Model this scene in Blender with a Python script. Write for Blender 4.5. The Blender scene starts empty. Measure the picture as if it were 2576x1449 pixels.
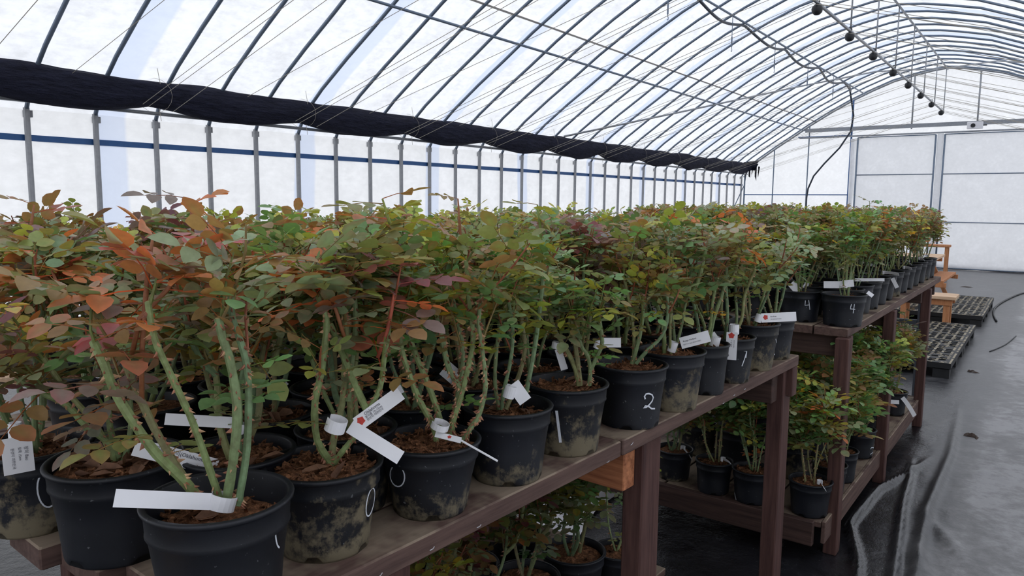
import bpy, math, random
import numpy as np
from mathutils import Vector, Matrix, noise

random.seed(7)
S = bpy.context.scene
COL = S.collection
PI = math.pi

# ------------------------------------------------------------------ camera
FPX, CXP, CYP, EYE = 1850.0, 1288.0, 724.5, 1.65
_y, _p, _r = [math.radians(a) for a in (36.1, 6.75, 0.5)]
CF = Vector((-math.sin(_y) * math.cos(_p), math.cos(_y) * math.cos(_p), -math.sin(_p)))
_R0 = Vector((math.cos(_y), math.sin(_y), 0)); _U0 = _R0.cross(CF)
CR = _R0 * math.cos(_r) + _U0 * math.sin(_r)
CU = -_R0 * math.sin(_r) + _U0 * math.cos(_r)
cam = bpy.data.objects.new('camera', bpy.data.cameras.new('camera'))
COL.objects.link(cam)
M = Matrix.Identity(4)
for i in range(3):
    M[i][0] = CR[i]; M[i][1] = CU[i]; M[i][2] = -CF[i]
M[2][3] = EYE
cam.matrix_world = M
cam.data.sensor_width = 36.0
cam.data.lens = FPX * 36.0 / 2576.0
cam.data.clip_start = 0.05; cam.data.clip_end = 200
S.camera = cam
EYEV = Vector((0, 0, EYE))
def ray(x, y):
    return (x - CXP) / FPX * CR - (y - CYP) / FPX * CU + CF
def onz(x, y, z):
    v = ray(x, y); return EYEV + v * ((z - EYE) / v.z)

# ------------------------------------------------------------------ world and exposure
W = bpy.data.worlds.new('overcast_sky'); S.world = W; W.use_nodes = True
wn = W.node_tree; wn.nodes.clear()
wo = wn.nodes.new('ShaderNodeOutputWorld'); wb = wn.nodes.new('ShaderNodeBackground')
wt = wn.nodes.new('ShaderNodeTexCoord'); wsx = wn.nodes.new('ShaderNodeSeparateXYZ'); wr = wn.nodes.new('ShaderNodeValToRGB')
wn.links.new(wt.outputs['Generated'], wsx.inputs[0])
wma = wn.nodes.new('ShaderNodeMath'); wma.operation = 'MULTIPLY_ADD'; wma.inputs[1].default_value = .5; wma.inputs[2].default_value = .5
wn.links.new(wsx.outputs['Z'], wma.inputs[0]); wn.links.new(wma.outputs[0], wr.inputs[0])
cr = wr.color_ramp
cr.elements[0].position = 0.0; cr.elements[0].color = (.42, .42, .41, 1)
cr.elements[1].position = 1.0; cr.elements[1].color = (.80, .82, .87, 1)
e = cr.elements.new(.49); e.color = (.48, .48, .47, 1)
e = cr.elements.new(.51); e.color = (.86, .89, .94, 1)
wn.links.new(wr.outputs[0], wb.inputs[0]); wn.links.new(wb.outputs[0], wo.inputs[0])
wb.inputs[1].default_value = 2.0
S.view_settings.view_transform = 'Standard'
try: S.view_settings.look = 'None'
except Exception: pass
S.view_settings.gamma = 1.0
S.view_settings.use_curve_mapping = False
S.view_settings.exposure = 0.0
try:
    S.cycles.max_bounces = 7; S.cycles.diffuse_bounces = 4; S.cycles.glossy_bounces = 2
    S.cycles.transmission_bounces = 4; S.cycles.transparent_max_bounces = 4
    S.cycles.use_adaptive_sampling = True; S.cycles.adaptive_threshold = 0.02
    S.cycles.use_denoising = True
    S.cycles.caustics_reflective = False; S.cycles.caustics_refractive = False
except Exception: pass

# ------------------------------------------------------------------ helpers
def lin(r, g, b):
    return tuple(((c / 255) / 12.92 if c / 255 <= .04045 else ((c / 255 + .055) / 1.055) ** 2.4) for c in (r, g, b))

class MB:
    def __init__(s): s.v = []; s.f = []; s.c = []; s.col = (1, 1, 1)
    def add(s, vs, fs, col=None):
        n = len(s.v); s.v.extend([tuple(p) for p in vs]); s.f.extend([tuple(i + n for i in f) for f in fs])
        c = col or s.col; s.c.extend([c] * len(vs))
    def box(s, a, b, col=None):
        x0, y0, z0 = a; x1, y1, z1 = b
        s.add([(x0,y0,z0),(x1,y0,z0),(x1,y1,z0),(x0,y1,z0),(x0,y0,z1),(x1,y0,z1),(x1,y1,z1),(x0,y1,z1)],
              [(0,3,2,1),(4,5,6,7),(0,1,5,4),(1,2,6,5),(2,3,7,6),(3,0,4,7)], col)
    def bbox(s, a, b, w=.004, col=None):
        """box with chamfered edges"""
        x0, y0, z0 = a; x1, y1, z1 = b
        V = []; 
        for z, i in ((z0, w), (z0 + w, 0), (z1 - w, 0), (z1, w)):
            X0, X1, Y0, Y1 = x0 + i, x1 - i, y0 + i, y1 - i
            k = w
            V += [(X0+k,Y0,z),(X1-k,Y0,z),(X1,Y0+k,z),(X1,Y1-k,z),(X1-k,Y1,z),(X0+k,Y1,z),(X0,Y1-k,z),(X0,Y0+k,z)]
        F = [tuple(reversed(range(8))), tuple(range(24, 32))]
        for r in range(3):
            for i in range(8):
                j = (i + 1) % 8; F.append((r*8+i, r*8+j, r*8+8+j, r*8+8+i))
        s.add(V, F, col)
    def tube(s, pts, rad, n=8, col=None, caps=True, cols=None):
        pts = [Vector(p) for p in pts]; m = len(pts)
        if not hasattr(rad, '__len__'): rad = [rad] * m
        V = []; up = None
        for i, p in enumerate(pts):
            d = (pts[min(i+1, m-1)] - pts[max(i-1, 0)])
            if d.length < 1e-9: d = Vector((0, 0, 1))
            d.normalize()
            if up is None:
                up = Vector((0, 0, 1)) if abs(d.z) < .9 else Vector((1, 0, 0))
            a = up - d * up.dot(d); a.normalize(); up = a; b = d.cross(a)
            for k in range(n):
                t = 2 * PI * k / n
                V.append(p + (a * math.cos(t) + b * math.sin(t)) * rad[i])
        F = []
        for i in range(m - 1):
            for k in range(n):
                j = (k + 1) % n; F.append((i*n+k, i*n+j, i*n+n+j, i*n+n+k))
        if caps:
            F.append(tuple(reversed(range(n)))); F.append(tuple(range((m-1)*n, m*n)))
        n0 = len(s.v); s.add(V, F, col)
        if cols:
            for i in range(m):
                for k in range(n): s.c[n0 + i*n + k] = cols[i]
    def lathe(s, prof, n=48, col=None, close=False):
        V = []; F = []
        for r, z in prof:
            for k in range(n):
                t = 2 * PI * k / n; V.append((r * math.cos(t), r * math.sin(t), z))
        for i in range(len(prof) - 1):
            for k in range(n):
                j = (k + 1) % n; F.append((i*n+k, i*n+j, i*n+n+j, i*n+n+k))
        s.add(V, F, col)
    def mesh(s, name, mat, smooth=False, colors=True):
        me = bpy.data.meshes.new(name); me.from_pydata(s.v, [], s.f)
        if colors:
            at = me.color_attributes.new('Col', 'FLOAT_COLOR', 'POINT')
            a = np.ones((len(s.v), 4), np.float32); a[:, :3] = np.array(s.c, np.float32).reshape(-1, 3)
            at.data.foreach_set('color', a.ravel())
        if smooth: me.polygons.foreach_set('use_smooth', [True] * len(me.polygons))
        me.materials.append(mat); me.update()
        return me

def link(name, data, parent=None, loc=None, mat4=None, **props):
    o = bpy.data.objects.new(name, data); COL.objects.link(o)
    if parent is not None: o.parent = parent
    if mat4 is not None: o.matrix_basis = mat4
    elif loc is not None: o.location = loc
    for k, v in props.items(): o[k] = v
    return o
def thing(name, label, cat, loc=(0, 0, 0), rz=0, group=None, data=None):
    o = bpy.data.objects.new(name, data); COL.objects.link(o); o.location = loc; o.rotation_euler = (0, 0, rz)
    if data is None: o.empty_display_size = .05
    o['label'] = label; o['category'] = cat
    if group: o['group'] = group
    return o

# ------------------------------------------------------------------ materials
def newmat(name):
    m = bpy.data.materials.new(name); m.use_nodes = True
    nt = m.node_tree; nt.nodes.clear()
    out = nt.nodes.new('ShaderNodeOutputMaterial')
    return m, nt, out
def N(nt, typ, **kw):
    n = nt.nodes.new(typ)
    for k, v in kw.items():
        if k.startswith('i_'): n.inputs[k[2:].replace('_', ' ')].default_value = v
        else: setattr(n, k, v)
    return n
def L(nt, a, b): nt.links.new(a, b)
def mixc(nt, fac, a, b, typ='MIX'):
    n = nt.nodes.new('ShaderNodeMix'); n.data_type = 'RGBA'; n.blend_type = typ
    for idx, v in ((0, fac), (6, a), (7, b)):
        if hasattr(v, 'is_linked') or hasattr(v, 'links'): nt.links.new(v, n.inputs[idx])
        else: n.inputs[idx].default_value = v if idx == 0 else (*v, 1)
    return n.outputs[2]
def noise_tex(nt, scale, detail=3, rough=.55, coord='Object', stretch=None, vec=None):
    tc = nt.nodes.new('ShaderNodeTexCoord'); src = vec or tc.outputs[coord]
    if stretch:
        mp = nt.nodes.new('ShaderNodeMapping'); mp.inputs['Scale'].default_value = stretch
        nt.links.new(src, mp.inputs[0]); src = mp.outputs[0]
    n = nt.nodes.new('ShaderNodeTexNoise'); n.inputs['Scale'].default_value = scale
    n.inputs['Detail'].default_value = detail; n.inputs['Roughness'].default_value = rough
    nt.links.new(src, n.inputs['Vector']); return n.outputs['Fac']
def ramp(nt, fac, stops):
    r = nt.nodes.new('ShaderNodeValToRGB'); el = r.color_ramp.elements
    while len(el) > 1: el.remove(el[-1])
    el[0].position = stops[0][0]; el[0].color = (*stops[0][1], 1) if hasattr(stops[0][1], '__len__') else (stops[0][1],) * 3 + (1,)
    for p, c in stops[1:]:
        x = el.new(p); x.color = (*c, 1) if hasattr(c, '__len__') else (c, c, c, 1)
    nt.links.new(fac, r.inputs[0]); return r.outputs[0]
def math_(nt, op, a, b=None, clamp=False):
    n = nt.nodes.new('ShaderNodeMath'); n.operation = op; n.use_clamp = clamp
    for i, v in enumerate((a, b)):
        if v is None: continue
        if isinstance(v, (int, float)): n.inputs[i].default_value = v
        else: nt.links.new(v, n.inputs[i])
    return n.outputs[0]
def bump(nt, h, strength=.3, dist=.01):
    b = nt.nodes.new('ShaderNodeBump'); b.inputs['Strength'].default_value = strength; b.inputs['Distance'].default_value = dist
    nt.links.new(h, b.inputs['Height']); return b.outputs[0]
def princ(nt, out, color, rough=.6, metal=0, normal=None, spec=.5):
    p = nt.nodes.new('ShaderNodeBsdfPrincipled')
    if hasattr(color, 'links'): nt.links.new(color, p.inputs['Base Color'])
    else: p.inputs['Base Color'].default_value = (*color, 1)
    if hasattr(rough, 'links'): nt.links.new(rough, p.inputs['Roughness'])
    else: p.inputs['Roughness'].default_value = rough
    p.inputs['Metallic'].default_value = metal
    p.inputs['Specular IOR Level'].default_value = spec
    if normal is not None: nt.links.new(normal, p.inputs['Normal'])
    if out is not None: nt.links.new(p.outputs[0], out.inputs[0])
    return p
def simple(name, rgb, rough=.6, metal=0, var=.12, scale=20, spec=.5, bstr=0):
    m, nt, out = newmat(name); c = lin(*rgb)
    f = noise_tex(nt, scale)
    lo = tuple(x * (1 - var) for x in c); hi = tuple(min(1, x * (1 + var)) for x in c)
    col = ramp(nt, f, [(.3, lo), (.7, hi)])
    princ(nt, out, col, rough, metal, bump(nt, f, bstr, .002) if bstr else None, spec)
    return m

def fabric_mat(name, tint, banded, lo=.86):
    """white nonwoven greenhouse cover, lit through from outside"""
    m, nt, out = newmat(name)
    geo = nt.nodes.new('ShaderNodeNewGeometry')
    f1 = noise_tex(nt, 3.0, 6, .65, vec=geo.outputs['Position'])
    f2 = noise_tex(nt, 16.0, 3, .6, vec=geo.outputs['Position'], stretch=(1, .5, 1))
    mott = math_(nt, 'ADD', math_(nt, 'MULTIPLY', f1, .6), math_(nt, 'MULTIPLY', f2, .4))
    col = ramp(nt, mott, [(.36, tuple(t * lo for t in tint)), (.52, tint), (.62, tuple(min(.97, t * 1.05) for t in tint))])
    if banded:
        sp = nt.nodes.new('ShaderNodeSeparateXYZ'); L(nt, geo.outputs['Position'], sp.inputs[0])
        wob = math_(nt, 'MULTIPLY', noise_tex(nt, .8, 2, vec=geo.outputs['Position']), .12)
        yy = math_(nt, 'ADD', sp.outputs['Y'], wob)
        fr = math_(nt, 'FRACT', math_(nt, 'DIVIDE', math_(nt, 'ADD', yy, -3.50 + 23.3), 2.33))
        band = ramp(nt, fr, [(0, 0), (.012, 1), (.125, .85), (.14, 0)])
        sepb = nt.nodes.new('ShaderNodeSeparateColor'); L(nt, band, sepb.inputs[0])
        col = mixc(nt, math_(nt, 'MULTIPLY', sepb.outputs[0], .8), col, (tint[0] * .72, tint[1] * .80, tint[2] * .97))
    nrm = bump(nt, f1, .25, .03)
    d = nt.nodes.new('ShaderNodeBsdfDiffuse'); t = nt.nodes.new('ShaderNodeBsdfTranslucent'); mx = nt.nodes.new('ShaderNodeMixShader')
    for s_ in (d, t): L(nt, col, s_.inputs['Color']); L(nt, nrm, s_.inputs['Normal'])
    mx.inputs[0].default_value = .62
    L(nt, d.outputs[0], mx.inputs[1]); L(nt, t.outputs[0], mx.inputs[2]); L(nt, mx.outputs[0], out.inputs[0])
    return m

def plant_mat(name, mott, rough, trans):
    m, nt, out = newmat(name)
    at = N(nt, 'ShaderNodeAttribute', attribute_name='Col'); oi = nt.nodes.new('ShaderNodeObjectInfo')
    base = mixc(nt, 1.0, at.outputs['Color'], oi.outputs['Color'], 'MULTIPLY')
    f = noise_tex(nt, mott[0], 3, .6)
    v = ramp(nt, f, [(.3, mott[1]), (.7, mott[2])])
    base = mixc(nt, 1.0, base, v, 'MULTIPLY')
    p = princ(nt, None, base, rough, spec=.5)
    if trans:
        tr = nt.nodes.new('ShaderNodeBsdfTranslucent')
        L(nt, mixc(nt, 1.0, base, (1.15, 1.1, .7), 'MULTIPLY'), tr.inputs[0])
        mx = nt.nodes.new('ShaderNodeMixShader'); mx.inputs[0].default_value = trans
        L(nt, p.outputs[0], mx.inputs[1]); L(nt, tr.outputs[0], mx.inputs[2]); L(nt, mx.outputs[0], out.inputs[0])
    else: L(nt, p.outputs[0], out.inputs[0])
    return m

def wood_mat(name, dark, light, worn=None, axis='Y', rough=.75):
    m, nt, out = newmat(name)
    st = {'Y': (14, .9, 14), 'X': (.9, 14, 14), 'Z': (14, 14, .9)}[axis]
    oi = nt.nodes.new('ShaderNodeObjectInfo'); tc = nt.nodes.new('ShaderNodeTexCoord')
    va = nt.nodes.new('ShaderNodeVectorMath'); va.operation = 'ADD'
    L(nt, tc.outputs['Object'], va.inputs[0]); L(nt, math_(nt, 'MULTIPLY', oi.outputs['Random'], 9), va.inputs[1])
    g = noise_tex(nt, 4, 6, .65, stretch=st, vec=va.outputs[0])
    big = noise_tex(nt, 5, 4, .6, vec=va.outputs[0])
    col = ramp(nt, g, [(.32, lin(*dark)), (.68, lin(*light))])
    if worn:
        geo = nt.nodes.new('ShaderNodeNewGeometry'); sp = nt.nodes.new('ShaderNodeSeparateXYZ'); L(nt, geo.outputs['Normal'], sp.inputs[0])
        up = math_(nt, 'GREATER_THAN', sp.outputs['Z'], .7)
        w = ramp(nt, big, [(.42, 0.0), (.54, 1.0)])
        sc = nt.nodes.new('ShaderNodeSeparateColor'); L(nt, w, sc.inputs[0])
        wc = ramp(nt, g, [(.3, tuple(c * .8 for c in lin(*worn))), (.7, lin(*worn))])
        col = mixc(nt, math_(nt, 'MULTIPLY', sc.outputs[0], math_(nt, 'MULTIPLY', up, .85)), col, wc)
    princ(nt, out, col, rough, normal=bump(nt, g, .35, .003), spec=.3)
    return m

def pot_mat(name, dirt):
    m, nt, out = newmat(name)
    oi = nt.nodes.new('ShaderNodeObjectInfo'); tc = nt.nodes.new('ShaderNodeTexCoord')
    va = nt.nodes.new('ShaderNodeVectorMath'); va.operation = 'ADD'
    L(nt, tc.outputs['Object'], va.inputs[0]); L(nt, math_(nt, 'MULTIPLY', oi.outputs['Random'], 7), va.inputs[1])
    sp = nt.nodes.new('ShaderNodeSeparateXYZ'); L(nt, tc.outputs['Object'], sp.inputs[0])
    f = noise_tex(nt, 22, 6, .7, vec=va.outputs[0]); f2 = noise_tex(nt, 60, 5, .75, vec=va.outputs[0], stretch=(1, 1, .35))
    # mud splashed on the lower third of the pot
    low = math_(nt, 'SUBTRACT', 1.0, math_(nt, 'DIVIDE', sp.outputs['Z'], dirt[0]), True)
    k = math_(nt, 'ADD', math_(nt, 'MULTIPLY', f, .95), math_(nt, 'MULTIPLY', low, .30))
    k = math_(nt, 'ADD', k, math_(nt, 'MULTIPLY', f2, .25))
    mask = ramp(nt, k, [(dirt[1] + .02, 0.0), (dirt[1] + .17, dirt[2])])
    sc = nt.nodes.new('ShaderNodeSeparateColor'); L(nt, mask, sc.inputs[0])
    base = ramp(nt, noise_tex(nt, 6, 3, vec=va.outputs[0]), [(.3, lin(13, 15, 20)), (.7, lin(27, 30, 38))])
    speck = ramp(nt, noise_tex(nt, 120, 2, vec=va.outputs[0]), [(.70, 0.0), (.74, .5)])
    s2 = nt.nodes.new('ShaderNodeSeparateColor'); L(nt, speck, s2.inputs[0])
    col = mixc(nt, s2.outputs[0], base, lin(120, 122, 126))
    col = mixc(nt, sc.outputs[0], col, lin(120, 110, 88))
    rg = math_(nt, 'ADD', .48, math_(nt, 'MULTIPLY', sc.outputs[0], .4))
    princ(nt, out, col, rg, spec=.42, normal=bump(nt, f2, .12, .002))
    return m

M_ROOF = fabric_mat('roof_cover_fabric', (.90, .91, .93), True)
M_WALL = fabric_mat('wall_cover_fabric', (.88, .885, .90), True, .93)
M_END = fabric_mat('end_cover_fabric', (.89, .895, .91), False, .955)
M_LEAF = plant_mat('rose_leaf', (45, 1.10, 1.60), .42, .36)
M_CANE = plant_mat('rose_cane', (75, (.70, .62, .50), (1.14, 1.18, 1.00)), .6, 0)
M_WOODY = wood_mat('brown_stained_plank', (72, 54, 50), (106, 84, 76), (150, 134, 116), 'Y')
M_WOODX = wood_mat('brown_stained_beam', (52, 38, 35), (82, 62, 56), None, 'X')
M_WOODZ = wood_mat('brown_stained_post', (62, 40, 38), (96, 68, 62), None, 'Z')
M_RAWX = wood_mat('raw_orange_beam', (126, 74, 50), (196, 130, 90), None, 'X')
M_PINEX = wood_mat('light_pine', (196, 160, 128), (226, 196, 166), None, 'X')
M_PINEO = wood_mat('orange_pine', (170, 108, 70), (204, 146, 102), None, 'Z')
M_POT = [pot_mat('black_plastic_clean', (.05, .95, .5)), pot_mat('black_plastic_dusty', (.10, .77, .70)), pot_mat('black_plastic_muddy', (.16, .70, .80))]
M_STEEL = simple('galvanised_steel', (150, 154, 160), .42, .55, .1, 30)
M_STEELD = simple('dull_blue_steel', (112, 126, 144), .5, .4, .1, 20)
M_POSTG = simple('grey_side_post', (158, 160, 164), .5, .3, .1, 20)
M_RUST = simple('rusty_pipe', (110, 92, 84), .7, .2, .25, 30)
M_BLUE = simple('blue_painted_rail', (44, 92, 150), .45, .1, .08, 20)
M_RACK = simple('slate_grey_paint', (72, 76, 84), .6, 0, .1, 20)
M_BLACK = simple('black_rubber', (24, 26, 30), .5, 0, .1, 20)
M_HOSE = simple('dark_blue_hose', (38, 48, 62), .4, 0, .1, 20)
M_CORD = simple('pale_cord', (168, 162, 150), .8, 0, .1, 40)
M_TAPE = simple('grey_tape', (196, 192, 188), .8, 0, .08, 12)
M_TAG = simple('white_tag_card', (232, 232, 236), .5, 0, .02, 30)
M_INK = simple('dark_ink', (70, 70, 80), .7, 0, .02, 30)
M_INKR = simple('red_ink', (190, 60, 50), .7, 0, .2, 200)
M_INKB = simple('blue_ink', (40, 80, 150), .7, 0, .05, 30)
M_PAINT = simple('white_paint', (214, 218, 226), .55, 0, .08, 120)
M_CLIP = simple('steel_staple', (190, 190, 195), .35, .8, .05, 30)
M_SHEET = simple('white_plastic_sheet', (222, 220, 226), .4, 0, .1, 6, bstr=.2)
M_GREENC = simple('green_clamp', (30, 150, 90), .5, 0, .05, 20)
M_DEAD = plant_mat('dry_leaf', (60, .7, 1.2), .8, .1)
def soil_mat():
    m, nt, out = newmat('bark_compost')
    f = noise_tex(nt, 90, 5, .75); g = noise_tex(nt, 240, 2, .6)
    c = ramp(nt, f, [(.32, lin(56, 38, 28)), (.5, lin(118, 80, 56)), (.66, lin(170, 120, 86))])
    princ(nt, out, c, .9, normal=bump(nt, math_(nt, 'ADD', f, math_(nt, 'MULTIPLY', g, .4)), .9, .006), spec=.2)
    return m
M_SOIL = soil_mat()
def floor_mat():
    m, nt, out = newmat('black_mulch_film')
    geo = nt.nodes.new('ShaderNodeNewGeometry'); P = geo.outputs['Position']
    sp = nt.nodes.new('ShaderNodeSeparateXYZ'); L(nt, P, sp.inputs[0])
    a = noise_tex(nt, 1.3, 5, .62, vec=P, stretch=(1, .55, 1)); b = noise_tex(nt, 9, 6, .7, vec=P); w = noise_tex(nt, 220, 1, .5, vec=P)
    # dust trodden along the aisle and over the far ground; the film is coloured blacker by and under the benches
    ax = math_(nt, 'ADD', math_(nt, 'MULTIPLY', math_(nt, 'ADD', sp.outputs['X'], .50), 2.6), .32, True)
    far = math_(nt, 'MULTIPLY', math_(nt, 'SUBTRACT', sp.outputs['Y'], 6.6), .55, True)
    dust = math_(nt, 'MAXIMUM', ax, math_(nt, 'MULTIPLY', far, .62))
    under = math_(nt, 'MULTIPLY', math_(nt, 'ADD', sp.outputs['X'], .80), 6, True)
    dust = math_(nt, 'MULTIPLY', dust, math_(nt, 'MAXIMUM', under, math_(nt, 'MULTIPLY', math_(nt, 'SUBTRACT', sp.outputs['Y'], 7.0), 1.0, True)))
    k = math_(nt, 'ADD', math_(nt, 'MULTIPLY', a, .55), math_(nt, 'MULTIPLY', b, .45))
    k = math_(nt, 'ADD', math_(nt, 'MULTIPLY', math_(nt, 'SUBTRACT', k, .5), 2.1), .5, True)
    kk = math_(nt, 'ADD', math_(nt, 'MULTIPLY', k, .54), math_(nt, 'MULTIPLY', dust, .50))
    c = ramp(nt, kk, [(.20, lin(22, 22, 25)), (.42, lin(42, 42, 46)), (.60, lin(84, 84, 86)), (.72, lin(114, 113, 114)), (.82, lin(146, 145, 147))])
    r = ramp(nt, kk, [(.20, .20), (.5, .32), (.75, .46)])
    sr = nt.nodes.new('ShaderNodeSeparateColor'); L(nt, r, sr.inputs[0])
    h = math_(nt, 'ADD', math_(nt, 'MULTIPLY', b, 1.0), math_(nt, 'MULTIPLY', w, .10))
    princ(nt, out, c, sr.outputs[0], normal=bump(nt, h, .35, .02), spec=.5)
    return m
M_FLOOR = floor_mat()
def cloth_mat():
    m, nt, out = newmat('navy_shade_net')
    f = noise_tex(nt, 9, 4, .6, stretch=(3, .6, 3)); w = noise_tex(nt, 160, 1)
    c = ramp(nt, f, [(.3, lin(22, 23, 36)), (.7, lin(38, 40, 58))])
    princ(nt, out, c, .85, normal=bump(nt, math_(nt, 'ADD', f, math_(nt, 'MULTIPLY', w, .1)), .9, .05), spec=.2)
    return m
M_CLOTH = cloth_mat()
def pallet_mat():
    m, nt, out = newmat('dusty_black_pallet')
    geo = nt.nodes.new('ShaderNodeNewGeometry')
    f = noise_tex(nt, 12, 5, .7)
    at = N(nt, 'ShaderNodeAttribute', attribute_name='Col')
    c = mixc(nt, 1.0, at.outputs['Color'], ramp(nt, f, [(.3, .6), (.7, 1.2)]), 'MULTIPLY')
    princ(nt, out, c, .6); return m
M_PALLET = pallet_mat()

# ------------------------------------------------------------------ greenhouse shell
XL, XR, XM = -7.47, 2.67, -2.40
YE, YF = 21.9, -4.2
HALF = [(-7.47, 2.42), (-7.33, 2.66), (-7.0, 2.93), (-6.55, 3.24), (-6.1, 3.53), (-5.65, 3.83), (-5.1, 4.16), (-4.6, 4.43),
        (-4.1, 4.66), (-3.6, 4.86), (-3.1, 4.98), (-2.75, 5.05), (-2.40, 5.09)]
ARCH = HALF + [(2 * XM - x, z) for x, z in reversed(HALF[:-1])]
def arch_z(x):
    for (a, za), (b, zb) in zip(ARCH, ARCH[1:]):
        if a <= x <= b: return za + (zb - za) * (x - a) / (b - a)
    return 2.42
OUT = .05
def shell_pt(x, z):      # fabric lies just outside the pipes
    cx, cz = XM, 0.5
    d = Vector((x - cx, z - cz)); d *= 1 + OUT / d.length; return cx + d.x, cz + d.y
def structure(name, me, kind='structure'):
    return link(name, me, kind=kind)
def extr_surface(name, prof, y0, y1, mat, ny=40, wob=.012):
    mb = MB(); k = len(prof); V = []; F = []
    for j in range(ny + 1):
        y = y0 + (y1 - y0) * j / ny
        for i, (x, z) in enumerate(prof):
            w = wob * (noise.noise(Vector((x * .9, y * 1.3, z * .9))))
            V.append((x + w, y, z + w))
    for j in range(ny):
        for i in range(k - 1):
            F.append((j*k+i, j*k+i+1, (j+1)*k+i+1, (j+1)*k+i))
    mb.add(V, F); return structure(name, mb.mesh(name, mat, True, False))
sh = [shell_pt(x, z) for x, z in ARCH]
wlz = [0, .4, .8, 1.2, 1.6, 2.0, 2.42]
xl = sh[0][0]; xr = sh[-1][0]
extr_surface('wall_left', [(xl, z) for z in wlz[:-1]] + [sh[0]], YF, YE + .1, M_WALL, 90, .02)
extr_surface('wall_right', [(xr, z) for z in wlz[:-1]] + [sh[-1]], YF, YE + .1, M_WALL, 60, .02)
extr_surface('ceiling', sh, YF, YE + .1, M_ROOF, 90, .02)
def gable(name, y):
    mb = MB(); pts = [(xl, y, 0)] + [(x, y, z) for x, z in sh] + [(xr, y, 0)]
    # strips from the floor to the arch
    V = []; F = []
    nx = 40
    for i in range(nx + 1):
        x = xl + (xr - xl) * i / nx
        zt = np.interp(x, [p[0] for p in sh], [p[1] for p in sh])
        for j in range(9):
            z = zt * j / 8; V.append((x, y + .012 * noise.noise(Vector((x * 1.4, z * 1.4, y))), z))
    for i in range(nx):
        for j in range(8): F.append((i*9+j, (i+1)*9+j, (i+1)*9+j+1, i*9+j+1))
    mb.add(V, F); return structure(name, mb.mesh(name, M_END, True, False))
gable('wall_back', YE + .08); gable('wall_front', YF)

# floor: one sheet with real folds along the aisle
FOLDS = [([(-.54, 3.2), (-.60, 3.55), (-.72, 3.95), (-.69, 4.57), (-.60, 4.95), (-.52, 5.4)], .042, .015),
         ([(-.42, 3.2), (-.45, 3.55), (-.54, 4.4), (-.575, 4.93), (-.62, 5.3)], .040, .016),
         ([(-.34, 3.2), (-.374, 3.6), (-.424, 4.39), (-.42, 5.49), (-.46, 6.3), (-.50, 7.0)], .034, .024),
         ([(-.20, 3.9), (-.36, 4.2), (-.46, 4.4)], .022, .03), ([(-.30, 3.5), (-.42, 3.9)], .03, .03),
         ([(-.05, 5.2), (-.20, 5.3), (-.35, 5.1)], .012, .03), ([(-.2, 12.), (-.45, 12.6), (-.55, 13)], .02, .05)]
def fold_h(x, y):
    h = 0
    for pl, amp, wid in FOLDS:
        best = 9; tt = 0
        for i, ((a, b), (c, d)) in enumerate(zip(pl, pl[1:])):
            ux, uy = c - a, d - b; l2 = ux*ux + uy*uy
            t = max(0, min(1, ((x-a)*ux + (y-b)*uy) / l2))
            q = math.hypot(x - a - t*ux, y - b - t*uy)
            if q < best: best = q; tt = (i + t) / (len(pl) - 1)
        if best < wid * 3: h += amp * math.exp(-(best / wid) ** 2) * math.sin(PI * min(1, max(0, tt * .86 + .12)))
    return h
def build_floor():
    mb = MB()
    xs = [xl, -6, -4.5, -3, -1.9, -1.4, -1.1, -.95] + [-.85 + i * .0125 for i in range(62)] + [0, .1, .25, .4, .7, 1, 1.5, 2, xr]
    ys = [YF, -2, 0, 1.5, 2.6] + [3.1 + i * .05 for i in range(84)] + [7.6, 8, 8.5, 9, 10, 11, 12, 14, 16, 18, 20, YE + .08]
    V = []; F = []
    for y in ys:
        for x in xs:
            h = 0
            if -1 < x < .2 and 3 < y < 7.5: h = fold_h(x, y) + .004 * (noise.noise(Vector((x * 9, y * 5, 0))) + .5) * (1 if x > -.8 else 0)
            V.append((x, y, h))
    k = len(xs)
    for j in range(len(ys) - 1):
        for i in range(k - 1): F.append((j*k+i, j*k+i+1, (j+1)*k+i+1, (j+1)*k+i))
    mb.add(V, F); return structure('floor', mb.mesh('floor', M_FLOOR, True, False))
build_floor()
# pale skirt of cover fabric lying along the foot of the end wall
mb = MB(); mb.tube([(xl + .1 + i * .5, YE - .09 + .02 * math.sin(i * 2.1), .055 + .012 * math.sin(i * 1.3)) for i in range(20)], [.05 + .012 * math.sin(i * 1.9) for i in range(20)], 8)
o = link('fabric_skirt', mb.mesh('fabric_skirt', M_SHEET, True, False)); o['label'] = 'rolled white fabric skirt lying along the foot of the end wall'; o['category'] = 'fabric'

# ------------------------------------------------------------------ pipe frame
frame = thing('greenhouse_frame', 'steel pipe frame of the tunnel greenhouse: arched hoops, side posts and long purlins', 'frame')
SP = .5885
HOOPY = [2.855 + SP * k for k in range(-11, 33)]
hoop_me = MB(); hoop_me.tube([(x, 0, z) for x, z in ARCH], .020, 8); hoop_me = hoop_me.mesh('hoop', M_STEELD, True, False)
rng = random.Random(3)
def post_me(x, s):
    mb = MB(); mb.tube([(x + s * .02, 0, 0), (x + s * .005, 0, 1.2), (x, 0, 2.44)], .027, 8)
    mb.box((x - .03 + s * .03, -.012, 2.36), (x + .03 + s * .03, .05, 2.42))
    return mb.mesh('side_post', M_POSTG, False, False)
pl_me, pr_me = post_me(XL, -1), post_me(XR, 1)
for y in HOOPY:
    link('hoop', hoop_me, frame, (0, y, 0)); link('side_post', pl_me, frame, (0, y, 0)); link('side_post', pr_me, frame, (0, y, 0))
def fpipe(name, pts, r, mat, n=8, parent=frame):
    mb = MB(); mb.tube(pts, r, n); return link(name, mb.mesh(name, mat, True, False), parent)
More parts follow.
